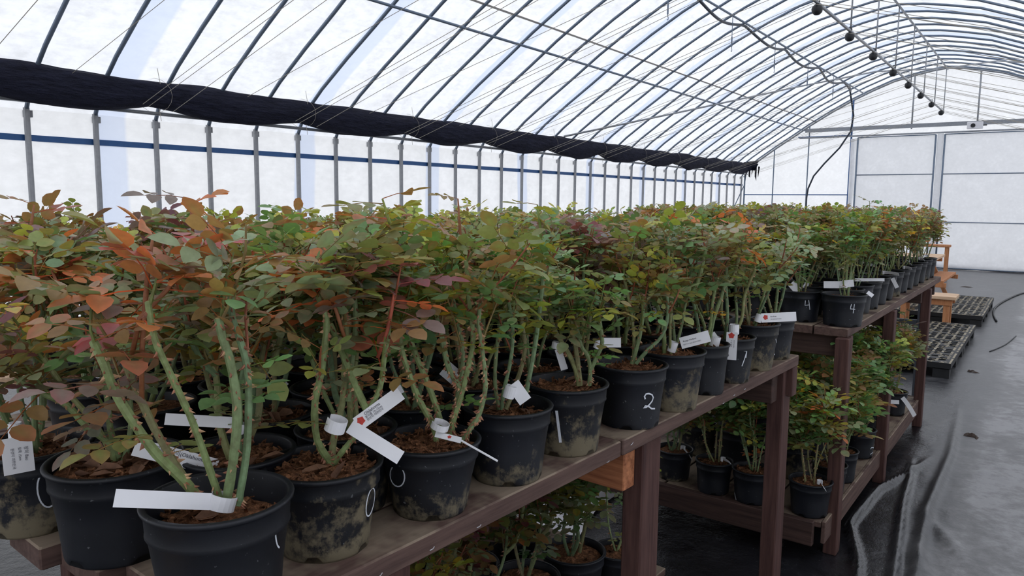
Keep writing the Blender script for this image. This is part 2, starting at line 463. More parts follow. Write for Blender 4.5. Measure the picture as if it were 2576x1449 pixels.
fpipe('end_arch', [(x, YE - .02, z - .01) for x, z in ARCH], .026, M_STEEL)
fpipe('end_arch', [(x, YF + .1, z) for x, z in ARCH], .026, M_STEEL)
for s in (-1, 1):
    fpipe('purlin', [(XM + s * 3.4, YF + .1, 3.685), (XM + s * 3.4, YE, 3.685)], .017, M_STEELD)
fpipe('purlin', [(XM - 1.87, YF + .1, 4.56), (XM - 1.87, YE, 4.56)], .017, M_STEELD)
fpipe('purlin', [(XM + 1.87, YF + .1, 4.56), (XM + 1.87, YE, 4.56)], .020, M_RUST)
fpipe('ridge_pipe', [(XM, YF + .1, 5.05), (XM, YE, 5.05)], .019, M_STEEL)
mb = MB()
for s in (-1, 1):
    x = XM + s * 3.12; mb.box((x - .028, YF + .1, arch_z(x) + .012), (x + .028, YE, arch_z(x) + .016))
link('roof_tape', mb.mesh('roof_tape', M_TAPE, False, False), frame)
# blue rail clipped to the side posts, flat section
mb = MB(); mb.box((XL - .046, YF + .1, 2.150), (XL - .030, YE, 2.205)); link('wall_rail', mb.mesh('wall_rail', M_BLUE, False, False), frame)
mb = MB(); mb.box((XR + .022, YF + .1, 2.155), (XR + .036, YE, 2.195)); link('wall_rail', mb.mesh('wall_rail', M_BLUE, False, False), frame)
fpipe('ground_rail', [(XL - .02, YF + .1, .12), (XL - .02, YE, .12)], .018, M_STEEL)
fpipe('eaves_rail', [(XL + .13, YF + .1, 2.49), (XL + .13, YE - .1, 2.49)], .019, M_STEEL)
for s in (-1, 1):
    fpipe('wind_brace', [(XM + s * 4.72, 11.3, 2.80), (XM + s * 3.8, 14.0, 3.42), (XM + s * 2.46, 17.3, 4.22), (XM + s * 1.2, 19.4, 4.75), (XM, 21.4, 5.0)], .017, M_STEEL)
    fpipe('wind_brace', [(XM + s * 5.03, 19.4, .2), (XM + s * 5.03, 21.8, 2.15)], .015, M_STEELD)
# end wall pipes
for x, zb in ((-6.6, 0), (-5.66, 0), (-4.56, 0)):
    fpipe('end_post', [(x, YE - .05, zb), (x, YE - .05, arch_z(x) - .02)], .024 if x > -5 else .017, M_BLUE if x == -4.56 else M_STEELD)
fpipe('end_post', [(XL + .04, YE - .05, 0), (XL + .04, YE - .05, 2.44)], .024, M_STEELD)
for x in (-3.12, -1.67, .4, 1.6):
    fpipe('end_post', [(x, YE - .05, 3.6 if x < .1 else 0), (x, YE - .05, arch_z(x) - .02)], .020, M_STEEL)
fpipe('end_rail', [(XL + .04, YE - .07, 1.895), (-4.56, YE - .07, 1.895)], .015, M_BLUE)
fpipe('end_rail', [(-5.95, YE - .07, 3.50), (-4.56, YE - .07, 3.50)], .015, M_BLUE)
mb = MB(); mb.box((-5.75, YE - .16, 3.62), (XR - .8, YE - .10, 3.72)); link('door_track', mb.mesh('door_track', M_STEEL, False, False), frame)
fpipe('door_track', [(-5.9, YE - .13, 3.47), (XR - .6, YE - .13, 3.47)], .022, M_STEEL)
# inner pipe hung under the ridge with its drop pipes
for k in range(12):
    y = 22.0 - .35 - k * 1.7655
    if y > 1: fpipe('drop_pipe', [(XM, y, 5.05), (XM, y, 4.0)], .011, M_STEEL, 6)
fpipe('hung_pipe', [(XM, 1.0, 3.985), (XM, 21.75, 3.975)], .020, M_STEEL)

# sliding doors in the end wall
def door(name, x0, x1, y):
    d = link(name, None); d['kind'] = 'structure'; d.location = ((x0 + x1) / 2, y, 0)
    w = (x1 - x0) / 2; H_ = 3.42
    mb = MB(); nx = 12; nz = 16; V = []; F = []
    for i in range(nx + 1):
        for j in range(nz + 1):
            x = -w + 2 * w * i / nx; z = .03 + (H_ - .03) * j / nz
            V.append((x, .02 + .012 * noise.noise(Vector((x * 2 + x0, z * 2, 1))), z))
    for i in range(nx):
        for j in range(nz): F.append((i*(nz+1)+j, (i+1)*(nz+1)+j, (i+1)*(nz+1)+j+1, i*(nz+1)+j+1))
    mb.add(V, F); link('door_fabric', mb.mesh('door_fabric', M_END, True, False), d)
    for x in (-w, w):
        fpipe('door_stile', [(x, 0, .02), (x, 0, H_)], .022, M_STEELD, 8, d)
    for z in (.04, 1.21, 2.425, H_):
        fpipe('door_bar', [(-w, 0, z), (w, 0, z)], .013, M_STEELD, 8, d)
door('door_1', -4.36, -2.53, YE - .20); door('door_2', -2.33, -.35, YE - .20)
mb = MB(); mb.bbox((-2.50, YE - .19, 0), (-2.36, YE - .165, 3.44), .004)
link('door_strip', mb.mesh('door_strip', M_END, False, False), frame)
# loose fold of fabric left of the sliding door
mb = MB(); V = []; F = []
for j in range(25):
    z = .05 + 3.35 * j / 24
    for i in range(7):
        x = -4.55 + .17 * i / 6 * (1 + .18 * math.sin(z * 3)); V.append((x, YE - .11 + .035 * math.sin(i * 1.4 + z * 1.1), z))
for j in range(24):
    for i in range(6): F.append((j*7+i, j*7+i+1, j*7+8+i, j*7+7+i))
mb.add(V, F); o = link('fabric_curtain', mb.mesh('fabric_curtain', M_END, True, False))
o['label'] = 'narrow loose fold of white fabric beside the sliding door in the end wall'; o['category'] = 'curtain'
# small box on the track
t = thing('sensor_box', 'small white box with a round black dial on the end wall door track', 'box', (-1.70, YE - .23, 3.60))
mb = MB(); mb.bbox((-.17, -.03, -.08), (.17, .05, .09), .01); link('housing', mb.mesh('housing', M_TAG, False, False), t)
mb = MB(); mb.tube([(-.04, -.045, 0), (-.04, -.02, 0)], .05, 16); link('dial', mb.mesh('dial', M_BLACK, False, False), t)
mb = MB(); mb.tube([(.17, 0, 0), (.25, 0, 0)], .015, 8); link('plug', mb.mesh('plug', M_BLACK, False, False), t)

# ------------------------------------------------------------------ shade net rolled along the eaves
mb = MB(); V = []; F = []; nseg = 420; nr = 22
Y0c, Y1c = -.6, 21.55
for j in range(nseg + 1):
    y = Y0c + (Y1c - Y0c) * j / nseg
    ph = ((y - 3.85) / 1.7655) % 1.0
    sag = math.sin(PI * ph)
    hh = .160 * (.74 + .34 * sag + .10 * noise.noise(Vector((y * 2.2, 3, 0))))
    if j > nseg - 12: hh *= .75 + .4 * noise.noise(Vector((y * 9, 0, 1)))
    cz = 2.665 - .045 * sag + .022 * noise.noise(Vector((y * 1.3, 0, 0)))
    cxx = -7.21 + .012 * sag
    for i in range(nr):
        t = 2 * PI * i / nr
        rr = 1 + .07 * noise.noise(Vector((math.cos(t) * 1.6, y * 1.1 + math.sin(t) * .8, math.sin(t) * 1.6))) + .05 * math.sin(t * 5 + y * 2.6 + 2 * sag) + .03 * math.sin(t * 9 - y * 4)
        V.append((cxx + .085 * rr * math.cos(t), y, cz + hh * rr * math.sin(t)))
for j in range(nseg):
    for i in range(nr):
        k = (i + 1) % nr; F.append((j*nr+i, j*nr+k, (j+1)*nr+k, (j+1)*nr+i))
F.append(tuple(range(nr))); F.append(tuple(reversed(range(nseg*nr, nseg*nr+nr))))
mb.add(V, F)
o = thing('shade_net', 'dark navy shade net bunched and tied in a long roll under the left eaves', 'shade net', data=mb.mesh('shade_net', M_CLOTH, True, False))
mb = MB()   # ragged end hanging at the far corner
for k in range(5):
    x = -7.30 + k * .09; mb.add([(x, 21.5, 2.7), (x + .12, 21.3, 2.68), (x + .03 + .04 * (k % 2), 21.45, 2.28 + .1 * (k % 3)), (x - .03, 21.6, 2.42)], [(0, 1, 2), (0, 2, 3)])
for k in range(4):
    mb.add([(-7.2, 21.3 - .1 * k, 2.60), (-7.2, 21.3 - .1 * k, 2.80), (-6.98 + .05 * (k % 2), 21.5, 2.72 + .05 * k), (-7.02, 21.45, 2.58)], [(0, 1, 2, 3)])
link('loose_end', mb.mesh('loose_end', M_CLOTH, False, False), o)
for k in range(-1, 11):
    y = 3.9 + k * 1.7655
    mb = MB(); mb.tube([(-7.21 + .105 * math.cos(a), y + .12 * math.cos(a), 2.65 + .165 * math.sin(a)) for a in np.linspace(0, 2 * PI, 17)], .0016, 5, caps=False)
    mb.tube([(-7.1, y, 2.75), (-7.12, y - .02, 2.95)], .003, 4); mb.tube([(-7.14, y, 2.52), (-7.13, y + .01, 2.40)], .003, 4)
    link('tie_cord', mb.mesh('tie_cord', M_CORD, False, False), o)
# pull cords crossing the house
cidx = 0
for k in range(-1, 11):
    y = 3.72 + k * 1.7655
    for dy, zz, dz in ((0, 2.54, 0), (.05, 2.52, -.03), (.30, 2.50, .02), (-.62, 2.74, -.02)):
        mb = MB(); mb.tube([(-7.10, y + dy, zz), (XM, y + dy + .02, 3.955 + dz), (XR - .35, y + dy, 2.55)], .0032, 4)
        o = thing('pull_cord', 'thin pale pull cord strung across the house from the rolled shade net', 'cord', group='pull cords of the shade net', data=mb.mesh('pull_cord', M_CORD, False, False))
# black round bulbs
ordn = 'nearest second third fourth fifth sixth seventh farthest'.split()
ordn[0] = 'first'; ordn[-1] = 'last'
for k, y in enumerate([9.30, 11.02, 12.65, 14.40, 16.05, 17.70, 19.40, 21.20]):
    t = thing('hanging_bulb', 'round black bulb hung under the middle pipe, %s counting towards the end wall' % ordn[k], 'bulb', (XM, y, 3.905), group='black bulbs on the middle pipe')
    mb = MB(); mb.lathe([(0.0001, -.065), (.03, -.06), (.056, -.035), (.064, 0), (.056, .033), (.033, .052), (.018, .060), (.0001, .062)], 16); link('bulb', mb.mesh('bulb', M_BLACK, True, False), t)
    mb = MB(); mb.tube([(0, 0, .055), (0, 0, .09)], .02, 10); mb.tube([(-.025 * math.cos(a), 0, .09 + .03 * math.sin(a)) for a in np.linspace(-.4, PI + .4, 9)], .005, 6); link('hanger', mb.mesh('hanger', M_BLACK, False, False), t)
# hooks
hk = 'first second third fourth fifth'.split()
for k, (y, z) in enumerate([(9.27, 4.03), (11.66, 4.02), (13.87, 4.01), (16.1, 4.01), (18.28, 4.05)]):
    mb = MB(); mb.tube([(-4.27, y, 4.55), (-4.27, y, z + .05)], .006, 5); mb.tube([(-4.27, y, z + .22), (-4.27, y, z + .07)], .012, 6)
    mb.tube([(-4.27, y + .02 * math.cos(a), z + .02 + .025 * math.sin(a)) for a in np.linspace(-.8 * PI, PI * .6, 9)], .005, 5)
    thing('hanging_hook', 'thin rod with a small hook hanging from the hose purlin, %s towards the end wall' % hk[k], 'hook', group='hooks under the hose purlin', data=mb.mesh('hanging_hook', M_STEELD, False, False))
# hose slung under the purlin and dropping to the plants
pts = []
y = 1.0
while y < 20.0:
    ph = (y - .6) / 2.33 % 1; pts.append((-4.27 + .03 * math.sin(y * 2), y, 4.525 - .13 * math.sin(PI * ph) ** 1.2)); y += .12
pts += [(-4.36, 20.3, 4.60), (-4.33, 20.5, 4.25), (-4.30, 20.7, 3.9), (-4.36, 20.75, 3.5), (-4.6, 20.75, 3.1), (-4.95, 20.72, 2.7), (-5.2, 20.72, 2.38), (-5.33, 20.74, 2.05), (-5.36, 20.75, 1.8), (-5.36, 20.75, .03)]
mb = MB(); mb.tube(pts, .022, 8); thing('water_hose', 'dark hose slung in loops under a roof purlin and curling down by the end wall', 'hose', data=mb.mesh('water_hose', M_HOSE, True, False))

# ------------------------------------------------------------------ benches
B1O = Vector((-.774, 3.0, 0)); B1R = -.0445     # bench 1 leans a little off the house axis
def b1(x, y, z=0):
    c, s = math.cos(B1R), math.sin(B1R)
    return Vector((B1O.x + x * c - y * s, B1O.y + x * s + y * c, z))
def plank_part(root, name, a, b, mat, w=.003, label=None):
    mb = MB(); mb.bbox(a, b, w); o = link(name, mb.mesh(name, mat, False, False), root)
    if label: o['label'] = label
    return o
bench1 = thing('potting_bench', 'near brown-stained timber bench crowded with potted roses', 'bench', B1O, B1R, 'timber plant benches')
T1 = 1.05; TH = .042
# local frame: x<0 is across the bench, y<0 towards the camera; the top ends at y = 0
xs = 0.0
starts = [-2.44, -2.46, -2.50, -2.53, -2.48, -2.55, -2.5, -2.52, -2.5]
for i in range(9):
    wd = .150
    x1 = -i * (wd + .008); x0 = x1 - wd
    if i == 0:
        plank_part(bench1, 'plank', (x0, -3.0, T1 - TH), (x1, -1.38, T1), M_WOODY); plank_part(bench1, 'plank', (x0 - .001, -1.376, T1 - TH + .001), (x1 + .004, 0, T1 + .001), M_WOODY)
    else:
        plank_part(bench1, 'plank', (x0, starts[i], T1 - TH), (x1, -.002 * (i % 3), T1), M_WOODY)
BW = 1.43
for y, raw in ((-2.2, 0), (-1.225, 1), (-.09, 0)):
    o = plank_part(bench1, 'cross_beam', (-BW, y - .06, T1 - TH - .135), (-.045, y, T1 - TH), M_RAWX if raw else M_WOODX)
    if raw: o['label'] = 'raw orange wooden cross beam with knots'
for y in (-2.2, -1.23, -.235):
    for x in (-.085, -1.40):
        plank_part(bench1, 'leg', (x, y + (.150 if y > -.3 else .01), 0), (x + .062, y + .240 if y > -.3 else y + .115, T1 - TH), M_WOODZ, .004)
plank_part(bench1, 'corner_block', (-.03, -.05, T1 - TH - .12), (.0, .005, T1 - TH), M_WOODZ)
for i in range(5):
    plank_part(bench1, 'shelf_plank', (-.32 - .19 * i - .18, -2.45, .20), (-.32 - .19 * i, -.45, .23), M_WOODY)
for y in (-2.2, -1.235, -.46):
    plank_part(bench1, 'shelf_beam', (-BW, y - .045, .12), (-.10, y, .20), M_WOODX)
# staples and splinters on the front edge of the bench
for k, (px, py) in enumerate([(1082, 1378), (1200, 1322), (1585, 1115), (1525, 1160), (1815, 1032), (1843, 993), (1870, 978), (950, 1445)]):
    v = ray(px, py)
    n = Vector((math.cos(B1R), math.sin(B1R), 0)); tt = (B1O - EYEV).dot(n) / v.dot(n) * 1.0
    P = EYEV + v * tt + n * .004
    loc = P - B1O; c, s = math.cos(-B1R), math.sin(-B1R)
    lp = Vector((loc.x * c - loc.y * s, loc.x * s + loc.y * c, min(T1 - .006, max(T1 - TH + .006, P.z))))
    mb = MB(); a = random.uniform(.1, .6); mb.tube([lp + Vector((.001, -.006, -.006 * a)), lp + Vector((.003, 0, 0)), lp + Vector((.001, .006, .006 * a))], .0009, 5)
    link('staple', mb.mesh('staple', M_CLIP, False, False), bench1)

bench2 = thing('potting_bench', 'farther brown timber bench with a lower shelf, pots on both levels', 'bench', (-.715, 3.60, 0), -.012, 'timber plant benches')
T2 = 1.08; LB2 = 3.15
for i in range(9):
    x1 = -i * .158; plank_part(bench2, 'plank', (x1 - .150, 0 + .004 * (i % 2), T2 - TH), (x1, LB2, T2), M_WOODY)
for y in (.03, 1.14, 2.4, 3.05):
    plank_part(bench2, 'cross_beam', (-BW, y, T2 - TH - .10), (-.03, y + .045, T2 - TH), M_WOODX)
for y in (-.035, 1.09, 2.50):
    for x in (-.045, -1.38):
        plank_part(bench2, 'leg', (x, y, 0), (x + .06, y + .075, T2 - TH), M_WOODZ, .004)
plank_part(bench2, 'corner_block', (-.04, .055, T2 - TH - .12), (.004, .10, T2 - TH), M_WOODZ)
for i in range(5):
    x1 = -.03 - i * .26; plank_part(bench2, 'shelf_plank', (x1 - .25, -.16, .172), (x1, 2.62, .20), M_WOODY)
plank_part(bench2, 'shelf_beam', (-BW, -.20, .09), (-.055, -.165, .205), M_WOODX)
plank_part(bench2, 'shelf_beam', (-.028, -.16, .10), (-.010, 2.64, .205), M_WOODY)
plank_part(bench2, 'shelf_beam', (-BW, 2.60, .09), (-.03, 2.64, .20), M_WOODX)
plank_part(bench2, 'shelf_beam', (-BW, 1.2, .09), (-.05, 1.24, .172), M_WOODX)

# ------------------------------------------------------------------ pots
def pot_mesh(R=.102, Hh=.158, ratio=.74, mat=0, notch=5):
    n = 60; mb = MB()
    rb = R * ratio; rc = R * .945
    col_h = Hh * .22; rm = rb + (R * .905 - rb)
    prof = [(rb * .985, 0), (rb, .004), (rb + (rm - rb) * .1, Hh * .1), (rb + (rm - rb) * .5, Hh * .45), (rm, Hh - col_h - .006), (rm + .0035, Hh - col_h - .002), (rc * .985, Hh - col_h + .003),
            (rc, Hh - .010), (rc + .002, Hh - .008), (R - .001, Hh - .006), (R, Hh - .002), (R - .0015, Hh), (R - .008, Hh + .0005), (rc - .004, Hh - .003), (rc - .006, Hh - col_h + .002), (rm - .006, Hh - col_h - .006),
            (rb + (rm - rb) * .5 - .004, Hh * .45), (rb - .004, .012), (.0005, .012)]
    V = []; F = []
    for i, (r, z) in enumerate(prof):
        for k in range(n):
            t = 2 * PI * k / n; zz = z
            if i <= 2:
                ph = (k % (n // notch)) / (n // notch)
                if .35 < ph < .62: zz = max(z, .011)
            V.append((r * math.cos(t), r * math.sin(t), zz))
    for i in range(len(prof) - 1):
        for k in range(n):
            j = (k + 1) % n; F.append((i*n+k, i*n+j, i*n+n+j, i*n+n+k))
    # base disc
    F.append(tuple(reversed(range(n))))
    mb.add(V, F)
    me = mb.mesh('pot', M_POT[mat], True, False)
    me['R'] = R; me['H'] = Hh; me['rb'] = rb; me['rm'] = rm
    return me
def soil_mesh(R, z, rich, seed):
    rg = random.Random(seed); mb = MB(); V = [(0, 0, z + .006)]; F = []
    rings, n = 7, 28
    for i in range(1, rings + 1):
        for k in range(n):
            t = 2 * PI * k / n; r = R * i / rings
            V.append((r * math.cos(t), r * math.sin(t), z + (.010 * noise.noise(Vector((r * 40 * math.cos(t), r * 40 * math.sin(t), seed))) if i < rings else -.004) + .006 * (1 - i / rings)))
    for k in range(n): F.append((0, 1 + k, 1 + (k + 1) % n))
    for i in range(rings - 1):
        for k in range(n):
            j = (k + 1) % n; F.append((1+i*n+k, 1+i*n+j, 1+(i+1)*n+j, 1+(i+1)*n+k))
    mb.add(V, F)
    for _ in range(rich):   # bark flakes
        a = rg.uniform(0, 2*PI); r = R * .92 * math.sqrt(rg.random()); p = Vector((r*math.cos(a), r*math.sin(a), z + .006))
        u = Vector((rg.gauss(0,1), rg.gauss(0,1), rg.gauss(0,.5))).normalized() * rg.uniform(.005, .014); w = u.cross(Vector((rg.gauss(0,1), rg.gauss(0,1), 1))).normalized() * rg.uniform(.0015, .004)
        h = Vector((0, 0, .002))
        mb.add([p-u-w, p+u-w*.6, p+u*.9+w, p-u*.8+w, p-u-w+h, p+u-w*.6+h, p+u*.9+w+h, p-u*.8+w+h], [(0,3,2,1),(4,5,6,7),(0,1,5,4),(1,2,6,5),(2,3,7,6),(3,0,4,7)])
    return mb.mesh('soil', M_SOIL, False, False)
def dry_leaf_mesh(seed):
    rg = random.Random(seed); mb = MB(); c = rg.choice([lin(134, 98, 76), lin(112, 80, 62), lin(150, 116, 88)])
    l, w, h = rg.uniform(.02, .03), rg.uniform(.008, .014), rg.uniform(.004, .014)
    V = [(-l, 0, 0), (-l*.3, -w, h), (l*.5, -w*.8, h*.8), (l, 0, h*.6), (l*.5, w*.8, h), (-l*.3, w, h*1.2), (0, 0, 0), (l*.5, 0, h*.2)]
    mb.add(V, [(0,1,6),(1,2,7,6),(2,3,7),(7,3,4),(6,7,4,5),(0,6,5)], c); return mb.mesh('dry_leaf', M_DEAD, False)
DRY = [dry_leaf_mesh(i) for i in range(5)]

# ------------------------------------------------------------------ roses
C_ = {k: lin(*v) for k, v in dict(olive=(126, 130, 78), green=(100, 134, 84), deep=(76, 108, 68), grey=(132, 146, 112), bronze=(138, 112, 74), mauve=(122, 110, 102),
      orange=(186, 118, 72), red=(156, 92, 80), lime=(152, 158, 72), yellow=(204, 178, 66), wine=(120, 76, 78), fresh=(110, 152, 84)).items()}
PAL = {
 'mixed':  [('olive', 8), ('green', 6), ('grey', 5), ('lime', 1.2), ('bronze', 3.2), ('mauve', 1.8), ('orange', .7), ('lime', 1), ('yellow', .2)],
 'green':  [('olive', 5), ('green', 9), ('grey', 5), ('fresh', 3), ('lime', 2), ('bronze', .7), ('yellow', .35), ('orange', .2)],
 'red':    [('bronze', 4.2), ('mauve', 3), ('grey', 6), ('olive', 8), ('orange', 1.6), ('red', .5), ('wine', .4), ('green', 5), ('lime', .8)],
 'yellow': [('lime', 3.4), ('olive', 8), ('green', 5), ('fresh', 2), ('bronze', 2), ('orange', .6), ('yellow', .6)],
 'wine':   [('mauve', 6), ('wine', 2.4), ('bronze', 4), ('olive', 4), ('green', 4), ('red', .6), ('grey', 2)],
 'deep':   [('deep', 5), ('green', 8), ('olive', 5), ('fresh', 2), ('bronze', 1.2), ('lime', 1.6)],
}
def pick(rg, pal, hi):
    """one shoot's leaf colour; young growth at the top is redder"""
    L_ = PAL[pal]
    ws = [w * (1.9 if (n in ('orange', 'red', 'bronze', 'lime', 'wine') and hi > .6) else (.45 if n in ('orange', 'red', 'wine') and hi < .35 else 1)) for n, w in L_]
    c = C_[rg.choices([n for n, w in L_], ws)[0]]; k = rg.uniform(.82, 1.18)
    return tuple(min(1, x * k * rg.uniform(.93, 1.07)) for x in c)
def leaflet(rg, mb, base, d, nrm, ln, wd, col):
    """oval leaflet, folded along its rib and arching down, redder towards the rim on young growth"""
    d = d.normalized(); s = d.cross(nrm).normalized(); nn = s.cross(d)
    fold = rg.uniform(.05, .34); arch = rg.uniform(-.08, .26); tw = rg.uniform(-.12, .12)
    def P(t, x): return base + d * (t * ln) + s * (x * wd) + nn * (abs(x) * fold * wd + x * tw * wd - arch * ln * t * t)
    V = [P(0, 0), P(.16, -.33), P(.16, .33), P(.42, -.5), P(.42, .5), P(.45, 0), P(.70, -.43), P(.70, .43), P(.88, -.22), P(.88, .22), P(1, 0)]
    F = [(0, 5, 3, 1), (0, 2, 4, 5), (3, 5, 10, 8, 6), (5, 4, 7, 9, 10)]
    k = rg.uniform(.90, 1.10); c0 = tuple(c * k for c in col); q = rg.choice([0, 0, .12, .25])
    rim = (min(1.4, c0[0] * (1 + q)), c0[1] * (1 - q * .7), c0[2] * (1 - q * .3))
    n0 = len(mb.v); mb.add(V, F, c0)
    for i in (1, 2, 3, 4, 6, 7, 8, 9, 10): mb.c[n0 + i] = rim
def leaf_geo(rg, mb, M4, size, col, stem_col, npair):
    """compound leaf: stalk, end leaflet and one to three pairs"""
    o = M4.translation; R3 = M4.to_3x3()
    d = R3 @ Vector((0, 1, 0)); u = R3 @ Vector((0, 0, 1)); s = R3 @ Vector((1, 0, 0))
    ln = size * (.026 + .021 * npair)
    def A(t): return o + d * (ln * t) - u * (ln * .18 * t * t)
    mb.tube([A(0), A(.5), A(1)], [.0010, .0008, .0006], 3, stem_col, caps=False)
    L_ = size * .030
    leaflet(rg, mb, A(1), d - u * .2, u, L_ * 1.15, L_ * .80, col)
    for k in range(npair):
        t = .80 - .36 * k; f = 1 - .14 * k
        for sg in (-1, 1):
            leaflet(rg, mb, A(t) + s * sg * .0015, s * sg + d * rg.uniform(.15, .45) - u * rg.uniform(-.05, .25), u + s * rg.uniform(-.2, .2), L_ * f * rg.uniform(.9, 1.05), L_ * .76 * f, col)
def frame_m(o, d, up, s=1.0):
    d = d.normalized(); u = up - d * up.dot(d)
    if u.length < 1e-4: u = Vector((1, 0, 0)) - d * d.x
    u.normalize(); x = d.cross(u)
    m = Matrix.Identity(4)
    for i in range(3): m[i][0] = x[i] * s; m[i][1] = d[i] * s; m[i][2] = u[i] * s; m[i][3] = o[i]
    return m
_lr = random.Random(11)
LEAFM = []
for k in range(10):
    mb = MB(); leaf_geo(_lr, mb, Matrix.Identity(4), 1.0, (1, 1, 1), (1.3, .75, .6), 2 if k % 3 else 1)
    LEAFM.append(mb.mesh('leaf', M_LEAF, True))

CANEC = [lin(126, 142, 98), lin(118, 136, 100), lin(134, 138, 98), lin(132, 130, 96), lin(112, 136, 106)]
def cane_mesh(rg, pts, r0, r1, thorny, shoots, col=None):
    """one cane with its thorns, cut end and the thin young shoots that grow from it"""
    mb = MB(); col = col or rg.choice(CANEC); m = len(pts)
    # resample smoothly
    P = [Vector(p) for p in pts]; Q = []
    for i in range(m - 1):
        a = P[max(i-1, 0)]; b = P[i]; c = P[i+1]; d = P[min(i+2, m-1)]
        for t in (0, .33, .66):
            Q.append(.5 * ((2*b) + (c-a)*t + (2*a-5*b+4*c-d)*t*t + (-a+3*b-3*c+d)*t**3))
    Q.append(P[-1]); k = len(Q)
    rad = [(r0 + (r1 - r0) * i / (k-1)) * rg.uniform(.93, 1.08) for i in range(k)]
    mb.tube(Q, rad, 8, col)
    # pale pith on the cut end
    d = (Q[-1] - Q[-2]).normalized(); mb.tube([Q[-1], Q[-1] + d * .0006], r1 * .8, 8, lin(200, 180, 140))
    tot = sum((Q[i+1] - Q[i]).length for i in range(k-1))
    for _ in range(int(tot * thorny)):
        i = rg.randrange(k - 1); t = rg.random(); p = Q[i].lerp(Q[i+1], t); d = (Q[i+1] - Q[i]).normalized()
        a = Vector((rg.gauss(0,1), rg.gauss(0,1), rg.gauss(0,1))); a = (a - d * a.dot(d)).normalized(); b = d.cross(a)
        rr = rad[i]; w = rg.uniform(.0024, .0045); h = rg.uniform(.0045, .0100)
        base = p + a * rr * .85
        mb.add([base - d * w, base + b * w * .45, base + d * w, base - b * w * .45, base + a * h - d * h * .35], [(0,1,4),(1,2,4),(2,3,4),(3,0,4)], rg.choice([lin(168, 116, 96), lin(140, 90, 74), lin(188, 150, 122)]))
    for sp, c in shoots: mb.tube(sp, [.0026] + [.0021] * (len(sp)-2) + [.0012], 5, c)
    return mb.mesh('cane', M_CANE)
def grow(rg, cane_pts, pal, lush, zsoil, ztop, size):
    """leaves for a set of canes: shoots leave the upper part of every cane"""
    leaves = []; shoots = []
    for pts in cane_pts:
        P = [Vector(p) for p in pts]; mine = []
        seg = [(P[i+1] - P[i]).length for i in range(len(P)-1)]; tot = sum(seg)
        ns = max(2, int(round(lush * rg.uniform(.70, 1.05))))
        if P[-1].z - zsoil < .12: ns = 0
        for s_ in range(ns):
            u = 1 - rg.random() ** 1.4 * .48
            if s_ == 0: u = .97
            d0 = u * tot; i = 0
            while i < len(seg) - 1 and d0 > seg[i]: d0 -= seg[i]; i += 1
            o = P[i].lerp(P[i+1], min(1, d0 / seg[i])); cd = (P[i+1] - P[i]).normalized()
            a = rg.uniform(0, 2 * PI); outd = Vector((math.cos(a), math.sin(a), 0)) + Vector((o.x, o.y, 0)) * 4
            d = (outd.normalized() * rg.uniform(.35, .9) + cd * .4 + Vector((0, 0, rg.uniform(.3, 1.0)))).normalized()
            room = max(.03, ztop - o.z)
            ln = min(rg.uniform(.05, .15), room * 1.15 / max(.3, d.z))
            if rg.random() < .012: ln = (room + rg.uniform(.01, .05)) / max(.6, d.z); d = (d + Vector((0, 0, 1.2))).normalized()
            pp = [o]; dd = d.copy()
            for q in range(3):
                dd = (dd + Vector((rg.gauss(0, .12), rg.gauss(0, .12), .22))).normalized(); pp.append(pp[-1] + dd * ln / 3)
            hi0 = (pp[-1].z - zsoil) / (ztop - zsoil)
            col = pick(rg, pal, hi0); sc = rg.choice([lin(150, 84, 62), lin(128, 110, 68), lin(108, 120, 66)]) if hi0 > .5 else lin(104, 118, 66)
            mine.append((pp, sc))
            nl = max(3, int(ln / .0135)) ; ph = rg.uniform(0, 6.28)
            for q in range(nl):
                t = (q + .6) / nl * 3; j = min(2, int(t)); lp = pp[j].lerp(pp[j+1], t - j); sd = (pp[j+1] - pp[j]).normalized()
                ph += 2.4; side = Vector((math.cos(ph), math.sin(ph), 0)); side = (side - sd * side.dot(sd)).normalized()
                ld = side + sd * rg.uniform(.1, .7) + Vector((0, 0, rg.uniform(-.15, .25)))
                young = q / nl
                k = size * rg.choice([.7, .85, 1, 1, 1.15, 1.35]) * rg.uniform(.9, 1.1) * (1 - .2 * young)
                cc = col if rg.random() < .75 else pick(rg, pal, hi0)
                cc = tuple(x * rg.uniform(.92, 1.1) for x in cc)
                leaves.append((frame_m(lp, ld, Vector((rg.gauss(0, .22), rg.gauss(0, .22), 1))), k, cc))
        # small leafy tufts lower down
        for s_ in range(rg.choice([0, 1, 1, 2]) if ns else 0):
            i = rg.randrange(len(P) - 1); o = P[i].lerp(P[i+1], rg.random())
            if o.z < zsoil + .05: continue
            a = rg.uniform(0, 6.28); c = pick(rg, 'green' if pal != 'red' else 'mixed', .2)
            for q in range(2):
                leaves.append((frame_m(o, Vector((math.cos(a + q), math.sin(a + q), rg.uniform(0, .5))), Vector((0, 0, 1))), size * rg.uniform(.6, .9), c))
        shoots.append(mine)
    return leaves, shoots
